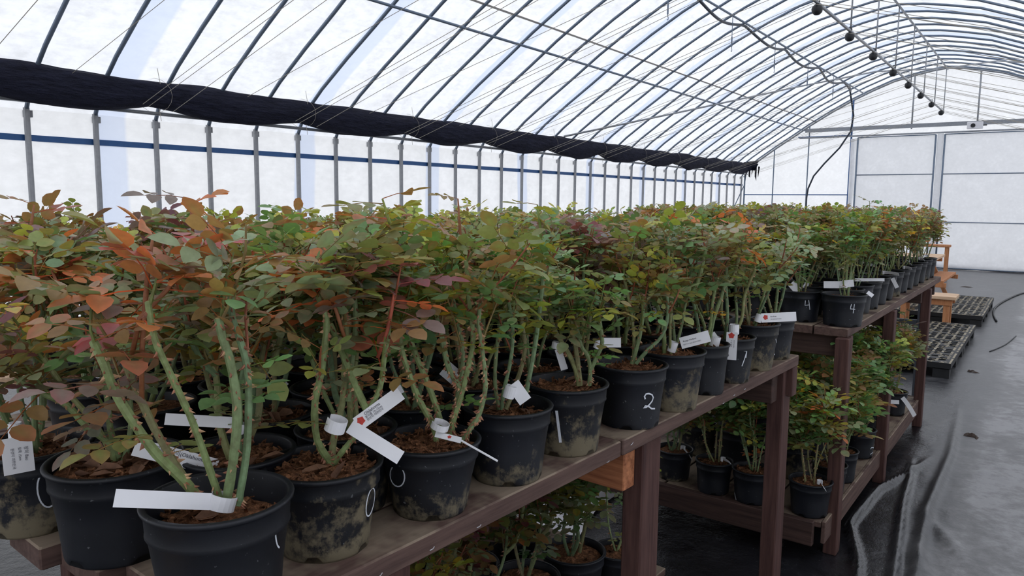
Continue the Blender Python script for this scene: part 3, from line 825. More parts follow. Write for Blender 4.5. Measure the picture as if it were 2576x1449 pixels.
def auto_canes(rg, zsoil, ztop, n, spread):
    out = []; a0 = rg.uniform(0, 6.28)
    for i in range(n):
        a = a0 + 2 * PI * i / n + rg.uniform(-.4, .4); lean = rg.uniform(.25, 1) * spread
        top = zsoil + (ztop - zsoil) * rg.uniform(.55, .86)
        b = Vector((rg.uniform(-.015, .015) + .012 * math.cos(a), rg.uniform(-.015, .015) + .012 * math.sin(a), zsoil - .01))
        pts = [b]
        for t in (.3, .65, 1):
            r = .012 + lean * (t ** .8); pts.append(Vector((r * math.cos(a) + rg.gauss(0, .006), r * math.sin(a) + rg.gauss(0, .006), zsoil + (top - zsoil) * t)))
        out.append(pts)
        if rg.random() < .45:
            o = pts[2]; a2 = a + rg.uniform(-1.2, 1.2)
            out.append([o, o + Vector((.03 * math.cos(a2), .03 * math.sin(a2), .04)), o + Vector((.05 * math.cos(a2), .05 * math.sin(a2), .04 + (top - o.z) * .9 + .02))])
    return out

POTS = {}
def get_pot(R, Hh, ratio, mat):
    k = (round(R, 3), round(Hh, 3), ratio, mat)
    if k not in POTS: POTS[k] = pot_mesh(R, Hh, ratio, mat)
    return POTS[k]
SOILS = {}
def get_soil(R, z, rich, seed):
    k = (round(R, 3), round(z, 3), rich, seed)
    if k not in SOILS: SOILS[k] = soil_mesh(R, z, rich, seed)
    return SOILS[k]
ORD = 'zeroth first second third fourth fifth sixth seventh eighth ninth tenth eleventh twelfth thirteenth fourteenth fifteenth sixteenth seventeenth eighteenth nineteenth twentieth'.split()

def make_rose(loc, R=.102, Hh=.158, ratio=.76, potm=1, label='', group=None, pal='mixed', seed=0, canes=None, n=4, height=.36, spread=.10, lush=3.4, size=1.0, single=True, rich=60, soil_drop=.018, thorny=120, dry=0, r0=.0062, rz=None):
    rg = random.Random(seed)
    t = thing('potted_rose', label, 'rose', loc, group=group)
    pm = get_pot(R, Hh, ratio, potm)
    po = link('pot', pm, t); po.rotation_euler = (0, 0, rg.uniform(0, 6.28) if rz is None else rz)
    zs = Hh - soil_drop
    link('soil', get_soil(R * .90 - .004, zs, rich, seed % 4), t)
    zt = zs + height
    cs = canes if canes is not None else auto_canes(rg, zs, zt, n, spread)
    leaves, shoots = grow(rg, cs, pal, lush, zs, zt, size)
    for pts, sh_ in zip(cs, shoots):
        rr = r0 * rg.uniform(.75, 1.1); link('cane', cane_mesh(rg, pts, rr, rr * .8, thorny, sh_), t)
    if single:
        for M4, k, c in leaves:
            o = bpy.data.objects.new('leaf', LEAFM[rg.randrange(len(LEAFM))]); COL.objects.link(o); o.parent = t
            o.matrix_basis = M4 @ Matrix.Scale(k, 4); o.color = (*c, 1)
    else:
        mb = MB()
        for M4, k, c in leaves: leaf_geo(rg, mb, M4, k, c, tuple(x * .8 for x in c), rg.choice([1, 1, 2, 2]))
        link('foliage', mb.mesh('foliage', M_LEAF, True), t, kind='stuff')
    for k in range(dry):
        a = rg.uniform(0, 6.28); r = R * rg.uniform(.15, .72)
        o = link('dry_leaf', DRY[k % 5], t, (r * math.cos(a), r * math.sin(a), zs + .008)); o.rotation_euler = (rg.uniform(-.5, .5), rg.uniform(-.5, .5), rg.uniform(0, 6.28)); o.scale = [rg.uniform(.7, 1.1)] * 3
    return t
def copy_tree(o, parent=None):
    c = o.copy(); COL.objects.link(c)
    if parent: c.parent = parent
    for ch in o.children: copy_tree(ch, c)
    return c

# ---- writing painted on a pot, given as strokes in picture points that land on the pot's wall
def on_pot(px, py, c, R, Hh, ratio, z0):
    """where the line of sight through a picture point meets the pot's outer wall"""
    v = ray(px, py); rb, rm = R * ratio, R * .905; zc = Hh * .78
    t = (Vector((c.x, c.y, 0)).length - R * 1.3) / math.hypot(v.x, v.y)
    for _ in range(900):
        p = EYEV + v * t; z = p.z - z0; r = math.hypot(p.x - c.x, p.y - c.y)
        rw = rb + (rm - rb) * min(1, max(0, z / zc))
        if r <= rw + .0006: break
        t += .0008
    return p - Vector((c.x, c.y, z0)), Vector((p.x - c.x, p.y - c.y, 0)).normalized()
def paint(t, strokes, R, Hh, ratio, w=.0022, name='painted_number', label=None):
    pot = [c for c in t.children if c.name.startswith('pot')][0]
    mb = MB(); c = t.location
    for st in strokes:
        pr = [on_pot(x, y, c, R, Hh, ratio, c.z) for x, y in st]
        L0 = [(p, nn) for p, nn in pr]; V = []; F = []
        for i, (p, nn) in enumerate(L0):
            d = L0[min(i+1, len(L0)-1)][0] - L0[max(i-1, 0)][0]
            if d.length < 1e-6: d = Vector((0, 0, 1))
            s = d.normalized().cross(nn).normalized() * w
            V += [p - s + nn * .0003, p + s + nn * .0003, p + s + nn * .0009, p - s + nn * .0009]
        m = len(L0)
        for i in range(m - 1):
            a = i * 4
            F += [(a+3, a+2, a+6, a+7), (a, a+4, a+5, a+1), (a, a+3, a+7, a+4), (a+1, a+5, a+6, a+2)]
        F += [(0, 1, 2, 3), (4*m-1, 4*m-2, 4*m-3, 4*m-4)]
        mb.add(V, F)
    me = mb.mesh(name, M_PAINT, False, False)
    o = link(name, me, pot); o.matrix_basis = Matrix.Rotation(-pot.rotation_euler.z, 4, 'Z')
    if label: o['label'] = label
def oval(cx, cy, rx, ry, a0=0, a1=360, tilt=0):
    out = []
    for a in np.linspace(math.radians(a0), math.radians(a1), 22):
        x, y = rx * math.cos(a), ry * math.sin(a); out.append((cx + x * math.cos(tilt) - y * math.sin(tilt), cy + x * math.sin(tilt) + y * math.cos(tilt)))
    return out
# ---- paper tags
def depth_pt(px, py, c, off):
    """point seen at (px,py) on the upright plane through the plant, moved off metres along the view"""
    n = Vector((c.x, c.y, 0)).normalized(); v = ray(px, py)
    tt = ((Vector((c.x, c.y, 0)) + n * off).dot(n)) / v.dot(n)
    return EYEV + v * tt
def strip(mb, pts, half, th=.0006):
    V = []; F = []
    for i, (p, w) in enumerate(pts):
        d = pts[min(i+1, len(pts)-1)][0] - pts[max(i-1, 0)][0]; nn = d.cross(w).normalized() * th
        V += [p - w * half - nn, p + w * half - nn, p + w * half + nn, p - w * half + nn]
    m = len(pts)
    for i in range(m - 1):
        a = i * 4; F += [(a+3, a+2, a+6, a+7), (a, a+4, a+5, a+1), (a, a+3, a+7, a+4), (a+1, a+5, a+6, a+2)]
    F += [(0, 1, 2, 3), (4*m-1, 4*m-2, 4*m-3, 4*m-4)]
    mb.add(V, F)
def text(body, parent, o, xd, yd, size, mat, name='tag_print'):
    cu = bpy.data.curves.new(name, 'FONT'); cu.body = body; cu.size = size; cu.resolution_u = 2; cu.extrude = .00008; cu.space_line = .95
    cu.materials.append(mat)
    tmp = bpy.data.objects.new('tmp', cu); COL.objects.link(tmp); dg = bpy.context.evaluated_depsgraph_get()
    me = bpy.data.meshes.new_from_object(tmp.evaluated_get(dg)); bpy.data.objects.remove(tmp)
    ob = bpy.data.objects.new(name, me); COL.objects.link(ob); ob.parent = parent
    x = xd.normalized(); z = x.cross(yd).normalized(); y = z.cross(x)
    m = Matrix.Identity(4)
    for i in range(3): m[i][0] = x[i]; m[i][1] = y[i]; m[i][2] = z[i]; m[i][3] = o[i] + z[i] * .0009
    ob.matrix_basis = m; return ob
def tag(t, a, b, wpx, off=(0, 0), curl=None, prints=None, flower=None, bend=0, tilt=0, label=None):
    """card strip from picture point a to b; curl = picture point of the loop round the cane"""
    c = t.location; mb = MB()
    A = depth_pt(*a, c, off[0]) - c; B = depth_pt(*b, c, off[1]) - c
    d = (B - A).normalized(); vd = (Vector((A.x + c.x, A.y + c.y, A.z + c.z)) - EYEV).normalized()
    w = d.cross(vd).normalized(); w = (w * math.cos(tilt) + vd * math.sin(tilt)).normalized()
    dist = (A + c - EYEV).length; half = wpx / FPX * dist / 2
    nrm = w.cross(d).normalized()
    if nrm.dot(vd) > 0: nrm = -nrm
    N_ = 8
    strip(mb, [(A.lerp(B, i / N_) + Vector((0, 0, -bend * (i / N_) ** 2)), w) for i in range(N_ + 1)], half)
    if curl:
        Cc = depth_pt(curl[0], curl[1], c, off[1] if len(curl) < 4 else curl[3]) - c; r = curl[2] / FPX * dist
        ax = Vector((0, 0, 1)) * .9 + d * .3; ax.normalize(); u = ax.cross(vd).normalized(); q = ax.cross(u)
        strip(mb, [(Cc + (u * math.cos(x) + q * math.sin(x)) * r, ax) for x in np.linspace(.3, 5.6, 16)], half * .9)
    o = link('plant_tag', mb.mesh('plant_tag', M_TAG, False, False), t)
    if label: o['label'] = label
    up = w if w.z > 0 else -w
    if prints:
        ln = (B - A).length
        for frac, vert, body, sz, mat in prints:
            side = half * vert
            text(body, o, A.lerp(B, frac) + up * side + nrm * .0004, d if d.dot(CR) > 0 or True else -d, nrm.cross(d) if True else up, sz, mat)
    if flower:
        fm = MB(); P0 = A.lerp(B, flower[0]) + up * half * .1 + nrm * .0009; h = half * .62
        V = [P0 + d * h * math.cos(k * PI / 5) * (1 if k % 2 else .75) + nrm.cross(d) * h * math.sin(k * PI / 5) * (1 if k % 2 else .75) for k in range(10)] + [P0 + nrm * .0004]
        fm.add(V, [(k, (k + 1) % 10, 10) for k in range(10)])
        f = link('flower_print', fm.mesh('flower_print', M_INKR, False, False), o); f['label'] = 'small red flower picture printed on the tag'
    return o

def sprig(t, pts, col, n, size, off=0, stem=None):
    """a young shoot that rises out of the bush, with its own leaves"""
    rg = random.Random(int(pts[0][0])); c = t.location
    P = [depth_pt(x, y, c, off) - c for x, y in pts]
    mb = MB(); mb.tube(P, [.0034] * (len(P) - 1) + [.0018], 6, stem or lin(152, 96, 68)); link('shoot', mb.mesh('shoot', M_CANE, True), t)
    ph = rg.uniform(0, 6)
    for q in range(n):
        u = .35 + .65 * q / max(1, n - 1); f = u * (len(P) - 1); j = min(len(P) - 2, int(f)); o = P[j].lerp(P[j+1], f - j)
        ph += 2.4; cc = col[q % len(col)]; cc = tuple(x * rg.uniform(.9, 1.12) for x in C_[cc])
        ob = bpy.data.objects.new('leaf', LEAFM[rg.randrange(10)]); COL.objects.link(ob); ob.parent = t
        ob.matrix_basis = frame_m(o, Vector((math.cos(ph), math.sin(ph), rg.uniform(.0, .5))), Vector((rg.gauss(0, .2), rg.gauss(0, .2), 1))) @ Matrix.Scale(size * rg.uniform(.85, 1.15), 4); ob.color = (*cc, 1)
KO1 = "장미 묘목"; KO2 = "크기 : 12~15cm\n원산지 : 대한민국"
# ---- front row of the near bench, fitted to the photograph
def px_canes(c, lst, zoff=0):
    out = []
    for pts in lst:
        cv = Vector(c); P = []
        for q in pts:
            off = q[2] if len(q) > 2 else 0
            P.append(depth_pt(q[0], q[1], cv, off) - cv)
        out.append(P)
    return out
def P3(x, y, z=T1): return Vector((x, y, z))
ROSES = []
c = P3(-.929, .568)
cn = px_canes(c, [[(500, 1262, .01), (470, 1218, 0), (394, 1142, -.01), (341, 1070, -.01), (288, 983, 0), (262, 915, 0), (235, 860, .02)],
                  [(520, 1262, .03), (470, 1214, .03), (401, 1100, .05), (363, 1025, .06), (326, 938, .06), (300, 880, .06)],
                  [(555, 1262, 0), (541, 1220, 0), (488, 1070, -.01), (454, 995, -.02), (420, 923, -.02), (388, 850, -.02), (372, 760, 0)],
                  [(566, 1266, -.01), (572, 1250, -.01), (591, 1127, -.02), (596, 1014, -.02), (578, 905, -.02), (560, 850, -.02), (550, 800, -.02)],
                  [(598, 1270, -.01), (604, 1240, -.01), (621, 1127, -.01), (625, 976, -.01), (614, 890, -.01), (585, 800, 0), (580, 740, 0)]])
r = make_rose(c, .104, .180, .76, 0, 'rose with five thorny green canes, nearest pot on the bench edge, tag across its rim', None, 'red', 101, cn, height=.37, lush=2.6, size=1.12, rich=120, soil_drop=.040, thorny=190, dry=3, r0=.0068)
tag(r, (288, 1253), (530, 1262), 38, (-.06, -.02), (558, 1262, 32, -.01), label='blank white strip tag looped round the canes')
paint(r, [oval(702, 1335, 10, 42, 90, 270)], .104, .180, .76, .0012, label='white painted zero at the edge of the pot'); ROSES.append(r)
c = P3(-.987, .803)
cn = px_canes(c, [[(835, 1170, 0), (827, 1157, 0), (797, 1104, -.01), (792, 1014, -.02), (808, 938, -.02), (818, 860, -.01), (820, 800, 0), (800, 745, 0)],
                  [(838, 1170, 0), (858, 1140, -.01), (912, 1072, -.02), (930, 1025, -.02), (956, 976, -.02), (967, 900, -.01), (978, 830, 0), (982, 775, 0)],
                  [(836, 1165, .01), (838, 1112, .02), (861, 1014, .03), (866, 930, .03), (872, 850, .03), (862, 780, .03), (848, 715, .03)],
                  [(922, 1030, -.02), (888, 957, 0), (868, 905, .01), (850, 860, .02), (830, 815, .02)],
                  [(875, 1010, .03), (885, 900, .05), (895, 820, .05), (890, 740, .05)]])
r = make_rose(c, .103, .150, .74, 2, 'rose in a mud-splashed pot, curved canes carrying a tag with a red flower', None, 'red', 102, cn, height=.37, lush=2.6, size=1.12, rich=160, soil_drop=.014, thorny=230, dry=3, r0=.0066)
tag(r, (898, 1068), (1008, 988), 36, (-.03, -.03), None, [(.22, .35, 'Oklahoma', .0075, M_INK), (.20, -.05, '꽃지름 12~15cm', .0050, M_INK), (.20, -.45, '원산지 대한민국', .0050, M_INK)], (.10, 0), label='white printed tag with a red flower picture')
tag(r, (880, 1072), (1008, 1152), 34, (-.03, -.06), (845, 1068, 24, -.05), label='blank white strip tag looped round a cane')
paint(r, [oval(931, 1263, 9, 36, 0, 360, .18)], .103, .150, .74, .0011, label='white painted zero'); ROSES.append(r)
c = P3(-.948, 1.032)
cn = px_canes(c, [[(1098, 1110, 0), (1088, 1067, 0), (1054, 1006, -.01), (1028, 938, -.02), (1010, 880, -.02), (1000, 800, -.02), (990, 730, 0), (985, 675, 0)],
                  [(1108, 1110, .02), (1105, 1051, .02), (1077, 968, .02), (1050, 905, .03), (1030, 850, .03), (1015, 800, .03)],
                  [(1128, 1112, 0), (1140, 1060, 0), (1160, 995, 0), (1178, 923, 0), (1190, 850, .01), (1180, 760, .02), (1172, 655, .02)],
                  [(1160, 1112, -.01), (1185, 1075, -.02), (1206, 1041, -.02), (1221, 976, -.02), (1216, 900, -.01), (1204, 810, 0), (1212, 740, 0)],
                  [(1168, 985, 0), (1130, 930, .02), (1112, 850, .03), (1098, 800, .03)],
                  [(1135, 1100, .02), (1150, 1000, .04), (1165, 900, .04), (1150, 800, .04), (1130, 720, .04)]])
r = make_rose(c, .101, .140, .72, 1, 'rose with warty thorn-covered canes, third pot from the near end of the bench edge', None, 'yellow', 103, cn, height=.385, lush=2.9, size=1.05, rich=160, soil_drop=.016, thorny=420, dry=2, r0=.0068)
tag(r, (1095, 1092), (1160, 1108), 18, (-.04, -.06), (1107, 1070, 22, -.03), None, (.55, 0), tilt=.7, label='white tag looped round a cane')
tag(r, (1160, 1108), (1252, 1160), 8, (-.06, -.10), None, tilt=1.1, label='long end of the tag seen almost edge on')
paint(r, [oval(1000, 1197, 18, 27, 0, 360, -.15)], .101, .140, .72, .0012, label='white painted zero')
paint(r, [[(971, 1163), (968, 1185), (970, 1210)]], .101, .140, .72, .0008, name='painted_dash'); ROSES.append(r)
c = P3(-.930, 1.262)
cn = px_canes(c, [[(1262, 1030, 0), (1268, 980, 0), (1285, 905, 0), (1290, 830, 0), (1280, 760, 0)],
                  [(1255, 1030, .02), (1245, 960, .02), (1250, 870, .03), (1262, 790, .03)],
                  [(1320, 1000, .03), (1335, 930, .03), (1350, 840, .03), (1362, 740, .03), (1368, 665, .03)],
                  [(1272, 1030, .03), (1300, 960, .05), (1320, 880, .05), (1310, 800, .05)]])
r = make_rose(c, .101, .160, .76, 1, 'fresh green rose in a dusty black pot, fourth along the near bench edge', None, 'green', 104, cn, height=.37, lush=4.2, size=.86, rich=100, soil_drop=.03, thorny=140, dry=2)
tag(r, (1290, 965), (1322, 1010), 34, (-.05, -.05), (1282, 985, 14, -.05), label='small white folded tag'); ROSES.append(r)
c = P3(-.923, 1.496)
cn = px_canes(c, [[(1455, 970, 0), (1448, 930, 0), (1425, 880, .01), (1395, 830, .01), (1378, 770, .01)],
                  [(1460, 970, 0), (1452, 900, 0), (1440, 820, 0), (1440, 740, .01)],
                  [(1482, 970, 0), (1485, 930, 0), (1478, 895, -.01), (1462, 870, -.01), (1450, 820, 0)],
                  [(1484, 935, 0), (1500, 900, 0), (1515, 860, 0), (1505, 790, 0)]])
r = make_rose(c, .103, .164, .76, 2, 'rose in a pot with a thick white painted one and clods of mud', None, 'green', 105, cn, height=.37, lush=4, size=.95, rich=100, soil_drop=.02, thorny=110, dry=2)
tag(r, (1404, 878), (1420, 930), 18, (.02, .02), (1400, 868, 12, .02), None, (.12, 0), label='narrow white tag with a red flower picture')
paint(r, [[(1400, 1033), (1404, 1065), (1410, 1113)]], .103, .164, .76, .0032, label='thick white painted one'); ROSES.append(r)
c = P3(-.895, 1.779)
cn = px_canes(c, [[(1590, 915, 0), (1600, 880, 0), (1612, 830, 0), (1620, 760, 0)],
                  [(1592, 915, .01), (1595, 850, .01), (1585, 770, .01), (1570, 700, .01)],
                  [(1600, 915, -.01), (1630, 880, -.01), (1665, 845, 0), (1680, 790, 0), (1675, 720, 0)]])
r = make_rose(c, .102, .165, .78, 0, 'rose in a clean black pot with a neat white painted two', None, 'mixed', 106, cn, height=.37, lush=4.5, size=.92, rich=80, soil_drop=.018, thorny=100)
paint(r, [[(1623, 1004), (1621, 997), (1625, 991), (1632, 990), (1640, 993), (1643, 1000), (1640, 1009), (1633, 1018), (1625, 1025), (1619, 1026), (1623, 1021), (1631, 1022), (1639, 1028), (1647, 1028)]], .102, .165, .78, .0020, label='white painted two'); ROSES.append(r)
FR = [(P3(-.875, 2.000), .102, .170, .76, 2, 'rose on the bench edge just past the pot painted two, printed tag above it', 'mixed', 107),
      (P3(-.860, 2.225), .078, .158, .80, 0, 'rose in a slim clean pot, eighth from the near end of the bench edge', 'mixed', 108),
      (P3(-.852, 2.430), .086, .152, .78, 1, 'rose whose printed white tag hangs straight down the pot side', 'mixed', 109),
      (P3(-.853, 2.665), .098, .168, .76, 2, 'rose in a mud-stained pot, last but one on the near bench edge', 'green', 110),
      (P3(-.850, 2.900), .085, .152, .80, 1, 'rose in the last pot at the far end of the near bench edge', 'green', 111)]
for c, R, Hh, ra, pm, lb, pal, sd in FR:
    r = make_rose(c, R, Hh, ra, pm, lb, None, pal, sd, None, 4, .365, .09, 4.6, .92, True, 60, thorny=70); ROSES.append(r)
r7, r8, r9, r10, r11 = ROSES[6:11]
tag(r7, (1712, 864), (1785, 845), 28, (-.02, -.02), (1692, 872, 10, -.02), [(.10, .1, 'Rouge Meilland', .0062, M_INK), (.08, -.45, '꽃크기 8~10cm 원산지 프랑스', .0042, M_INK)], label='white printed tag with black lettering')
tag(r8, (1780, 862), (1805, 845), 26, (0, 0), (1798, 858, 12, 0), label='folded white tag with a slot')
tag(r9, (1842, 836), (1838, 905), 26, (-.09, -.09), (1846, 828, 12, -.07), [(.28, .15, '드 샹 로즈', .0055, M_INK), (.28, -.35, '꽃크기 6~8cm', .0045, M_INK)], (.12, 0), label='white printed tag with a pink flower picture')
paint(r9, [[(1868, 882), (1878, 884), (1872, 905), (1866, 921)], [(1878, 884), (1876, 900)]], .086, .152, .78, .0016)
tag(r10, (1915, 800), (2003, 796), 22, (-.04, .02), (1908, 800, 8, -.04), [(.26, .1, 'Bau Rose', .0060, M_INK), (.26, -.45, '장미 묘목 원산지 프랑스', .0042, M_INK)], (.12, 0), label='long white printed tag with a pink flower picture')
paint(r10, [[(1951, 853), (1953, 862)], [(1953, 872), (1953, 885), (1947, 893)]], .098, .168, .76, .0016)

# pots A and B at the near end, behind the edge row
c = P3(-1.259, .585)
cn = px_canes(c, [[(290, 1180, 0), (278, 1120, 0), (215, 1070, 0), (170, 1020, .0), (100, 985, 0), (40, 950, 0)],
                  [(300, 1185, 0), (270, 1120, 0), (235, 1060, .0), (190, 1010, 0), (150, 960, 0), (110, 900, 0)],
                  [(315, 1180, .02), (285, 1110, .02), (275, 1060, .02), (270, 1000, .02), (262, 930, .02)],
                  [(300, 1185, 0), (320, 1130, 0), (330, 1060, 0), (325, 990, 0), (315, 920, 0)],
                  [(215, 1075, 0), (260, 1100, .0), (300, 1150, 0)]])
r = make_rose(c, .112, .160, .78, 0, 'rose in a wide clean pot full of crisp dead leaves, near end of the bench', None, 'red', 121, cn, height=.385, lush=3.4, size=1.1, rich=80, soil_drop=.016, thorny=90, dry=26)
tag(r, (338, 1124), (545, 1176), 38, (-.08, -.08), None, [(.22, .25, '크롬라오미(Oklahoma)', .0090, M_INK), (.22, -.2, '꽃크기 13~15cm', .0060, M_INK), (.22, -.6, '원산지 미국', .0060, M_INK), (.14, .55, '장미', .005, M_INKR)], (.22, 0), label='long white printed tag with a red flower picture'); ROSES.append(r)
c = P3(-1.484, .540, T1)
r = make_rose(c, .102, .150, .78, 2, 'rose in a muddy pot at the near corner, printed tag hanging upright', None, 'red', 122, None, 5, .37, .10, 4.4, 1.08, True, 80, thorny=120, dry=12)
tag(r, (40, 1100), (50, 1190), 54, (-.11, -.11), (38, 1092, 12, -.10), [(.28, .45, '장미 Bau', .0070, M_INK), (.28, .05, '묘목 15cm', .0055, M_INK), (.28, -.4, '원산지 대한민국', .0055, M_INK)], label='white printed tag hanging upright'); ROSES.append(r)
sprig(r, [(60, 720), (75, 640), (78, 570), (86, 515)], ['red', 'bronze', 'olive', 'red'], 6, 1.0, .25)
sprig(r, [(170, 800), (150, 730), (130, 680)], ['orange', 'bronze', 'grey', 'orange'], 6, 1.25, -.1)
paint(r, [oval(118, 1232, 24, 44, 0, 360, -.1)], .102, .150, .78, .0013, label='large white painted zero')

sprig(ROSES[0], [(357, 1010), (356, 900), (364, 780), (372, 680), (384, 600)], ['red', 'orange', 'grey', 'orange', 'mauve', 'red', 'red'], 8, 1.25, .02)
sprig(ROSES[0], [(330, 900), (352, 800), (420, 730), (460, 680)], ['grey', 'mauve', 'orange', 'grey'], 5, 1.2, .02)
sprig(ROSES[1], [(870, 860), (845, 780), (812, 720), (808, 650)], ['grey', 'mauve', 'grey', 'orange', 'red', 'orange'], 8, 1.25, 0)
sprig(ROSES[1], [(950, 900), (975, 830), (985, 780), (990, 740)], ['orange', 'bronze', 'red', 'grey'], 6, 1.05, -.02, lin(170, 84, 66))
sprig(ROSES[2], [(1040, 680), (1012, 610), (980, 560), (962, 500)], ['lime', 'lime', 'olive', 'bronze', 'lime', 'orange'], 10, 1.15, .04, lin(132, 142, 70))
sprig(ROSES[3], [(1370, 720), (1362, 620), (1358, 560), (1352, 515)], ['lime', 'fresh', 'olive', 'grey', 'lime'], 8, .95, .05, lin(120, 140, 70))
sprig(ROSES[3], [(1175, 700), (1160, 620), (1156, 560), (1152, 500)], ['olive', 'lime', 'bronze'], 6, .8, .1)
# second row
SEC = [(P3(-1.135, .735), 'mixed', 131), (P3(-1.090, .945), 'green', 132), (P3(-1.300, .915), 'red', 133), (P3(-1.125, 1.165), 'yellow', 134), (P3(-1.125, 1.385), 'green', 135),
       (P3(-1.110, 1.615), 'mixed', 136), (P3(-1.095, 1.850), 'wine', 137), (P3(-1.085, 2.080), 'mixed', 138), (P3(-1.08, 2.31), 'green', 139), (P3(-1.07, 2.54), 'mixed', 140), (P3(-1.06, 2.77), 'green', 141)]
for k, (c, pal, sd) in enumerate(SEC):
    lab = 'potted rose in the second row of the near bench, %s pot from its near end' % ORD[k + 1] if k != 2 else 'potted rose in the third row of the near bench, first pot from its near end'
    if k > 2: lab = 'potted rose in the second row of the near bench, %s pot from its near end' % ORD[k]
    r = make_rose(c, .100, .158, .77, k % 3, lab, 'roses behind the edge row of the near bench', pal, sd, None, 4, .375 if k > 2 else .365, .095, 4.6, 1.0, True, 70, thorny=110, dry=2 if k % 2 else 5); ROSES.append(r)
    if k == 0: tag(r, (415, 1054), (600, 1064), 26, (-.02, -.02), (598, 1075, 16, -.02), label='long white curved tag')
    if k == 1: tag(r, (1000, 972), (1010, 990), 16, (0, 0))
    if k == 2: tag(r, (685, 1000), (722, 962), 12, (0, 0), (705, 985, 14, 0), tilt=.5)
    if k == 2: sprig(r, [(495, 700), (490, 620), (482, 560), (480, 500)], ['orange', 'mauve', 'deep', 'bronze', 'grey', 'orange'], 8, 1.15, .1)
    if k == 1: sprig(r, [(735, 700), (745, 620), (738, 570), (735, 530)], ['fresh', 'lime', 'green'], 6, .9, .2, lin(120, 140, 70))
    if k == 4:
        tt = tag(r, (1058, 796), (1104, 814), 46, (.05, .05), label='white tag with a blue ringed number')
        q0 = depth_pt(1084, 808, r.location, .043) - r.location; vx = Vector(CR); vz = Vector((0, 0, 1)); m2 = MB(); m2.tube([q0 + vx * (.0035 * math.cos(a)) + vz * (.0050 * math.sin(a)) for a in np.linspace(0, 2 * PI, 17)], .0006, 5, caps=False); m2.tube([q0 - vz * .0028, q0 + vz * .0028], .0006, 5)
        link('tag_print', m2.mesh('tag_print', M_INKB, False, False), tt)
    if k == 4: tag(r, (1118, 925), (1165, 965), 40, (0, 0), (1150, 950, 12, 0), label='white scalloped tag')
    if k == 5: tag(r, (1512, 862), (1562, 862), 24, (0, 0), (1505, 866, 10, 0))
r = ROSES[-7]
# ---- the rest: eight kinds copied along the rows
KINDS = []
for k in range(10):
    pal = ['mixed', 'red', 'green', 'mixed', 'wine', 'yellow', 'red', 'green', 'mixed', 'mixed'][k]
    KINDS.append(make_rose(Vector((0, 0, -50)), .100, .158, .77, [0, 1, 2, 0, 1, 0, 2, 1, 0, 1][k], 'x', None, pal, 200 + k, None, 4, .372, .10, 6.0, .95, False, 10, thorny=50))
USED = set()
def gen_tag(t, rg, yaw):
    mb = MB(); R = .09
    a = rg.uniform(-2.2, .3); z = .165 + rg.uniform(0, .02)
    p = Vector((R * .7 * math.cos(a), R * .7 * math.sin(a), z)); d = Vector((math.cos(a + rg.uniform(-1.2, 1.2)), math.sin(a), rg.uniform(-.3, .2))).normalized()
    w = d.cross(Vector((0, 0, 1))).normalized() * .6 + Vector((0, 0, .8)); w.normalize()
    ln = rg.uniform(.04, .09)
    strip(mb, [(p + d * ln * i / 4 + Vector((0, 0, -.012 * (i / 4) ** 2)), w) for i in range(5)], .010)
    u = Vector((1, 0, 0)); q = Vector((0, 1, 0))
    strip(mb, [(p + (u * math.cos(x) + q * math.sin(x)) * .012, Vector((0, 0, 1))) for x in np.linspace(0, 5, 9)], .009)
    link('plant_tag', mb.mesh('plant_tag', M_TAG, False, False), t)
rgk = random.Random(5)
def place(loc, label, group, k=None, tagp=.35, tint=1.0, scale=None, first=[0]):
    k = rgk.randrange(10) if k is None else k
    src = KINDS[k]
    if k not in USED: r = src; USED.add(k)
    else: r = copy_tree(src)
    r.location = loc; r.rotation_euler = (0, 0, rgk.uniform(0, 6.28)); r.scale = [(scale or rgk.uniform(.95, 1.05))] * 3
    r['label'] = label; r['group'] = group
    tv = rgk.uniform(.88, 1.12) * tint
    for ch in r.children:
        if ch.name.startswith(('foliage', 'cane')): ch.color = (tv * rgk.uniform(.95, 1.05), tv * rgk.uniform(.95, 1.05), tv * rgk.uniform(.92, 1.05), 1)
    if rgk.random() < tagp: gen_tag(r, rgk, 0)
    return r
# near bench, third row back and beyond (only where the picture sees them)
for row in range(3, 8):
    cnt = 1 if row == 3 else 0
    y = {3: 1.13, 4: .80, 5: .78, 6: .86, 7: .90}[row]
    while y < 2.98:
        cnt += 1
        x = -.865 - .200 * (row - 1) - .0445 * (3.0 - y) + rgk.uniform(-.012, .012)
        zone = 1 if y < 1.6 else 4
        k = rgk.choice([1, 6, 0, 4, 3, 1]) if (y < 1.35) else rgk.choice([0, 2, 3, 4, 5, 7, 8, 9, 2])
        place((x, y, T1), 'potted rose, %s row of the near bench, %s from its near end' % (ORD[row], ORD[cnt]), 'roses behind the edge row of the near bench', k, .25)
        y += rgk.uniform(.212, .235)
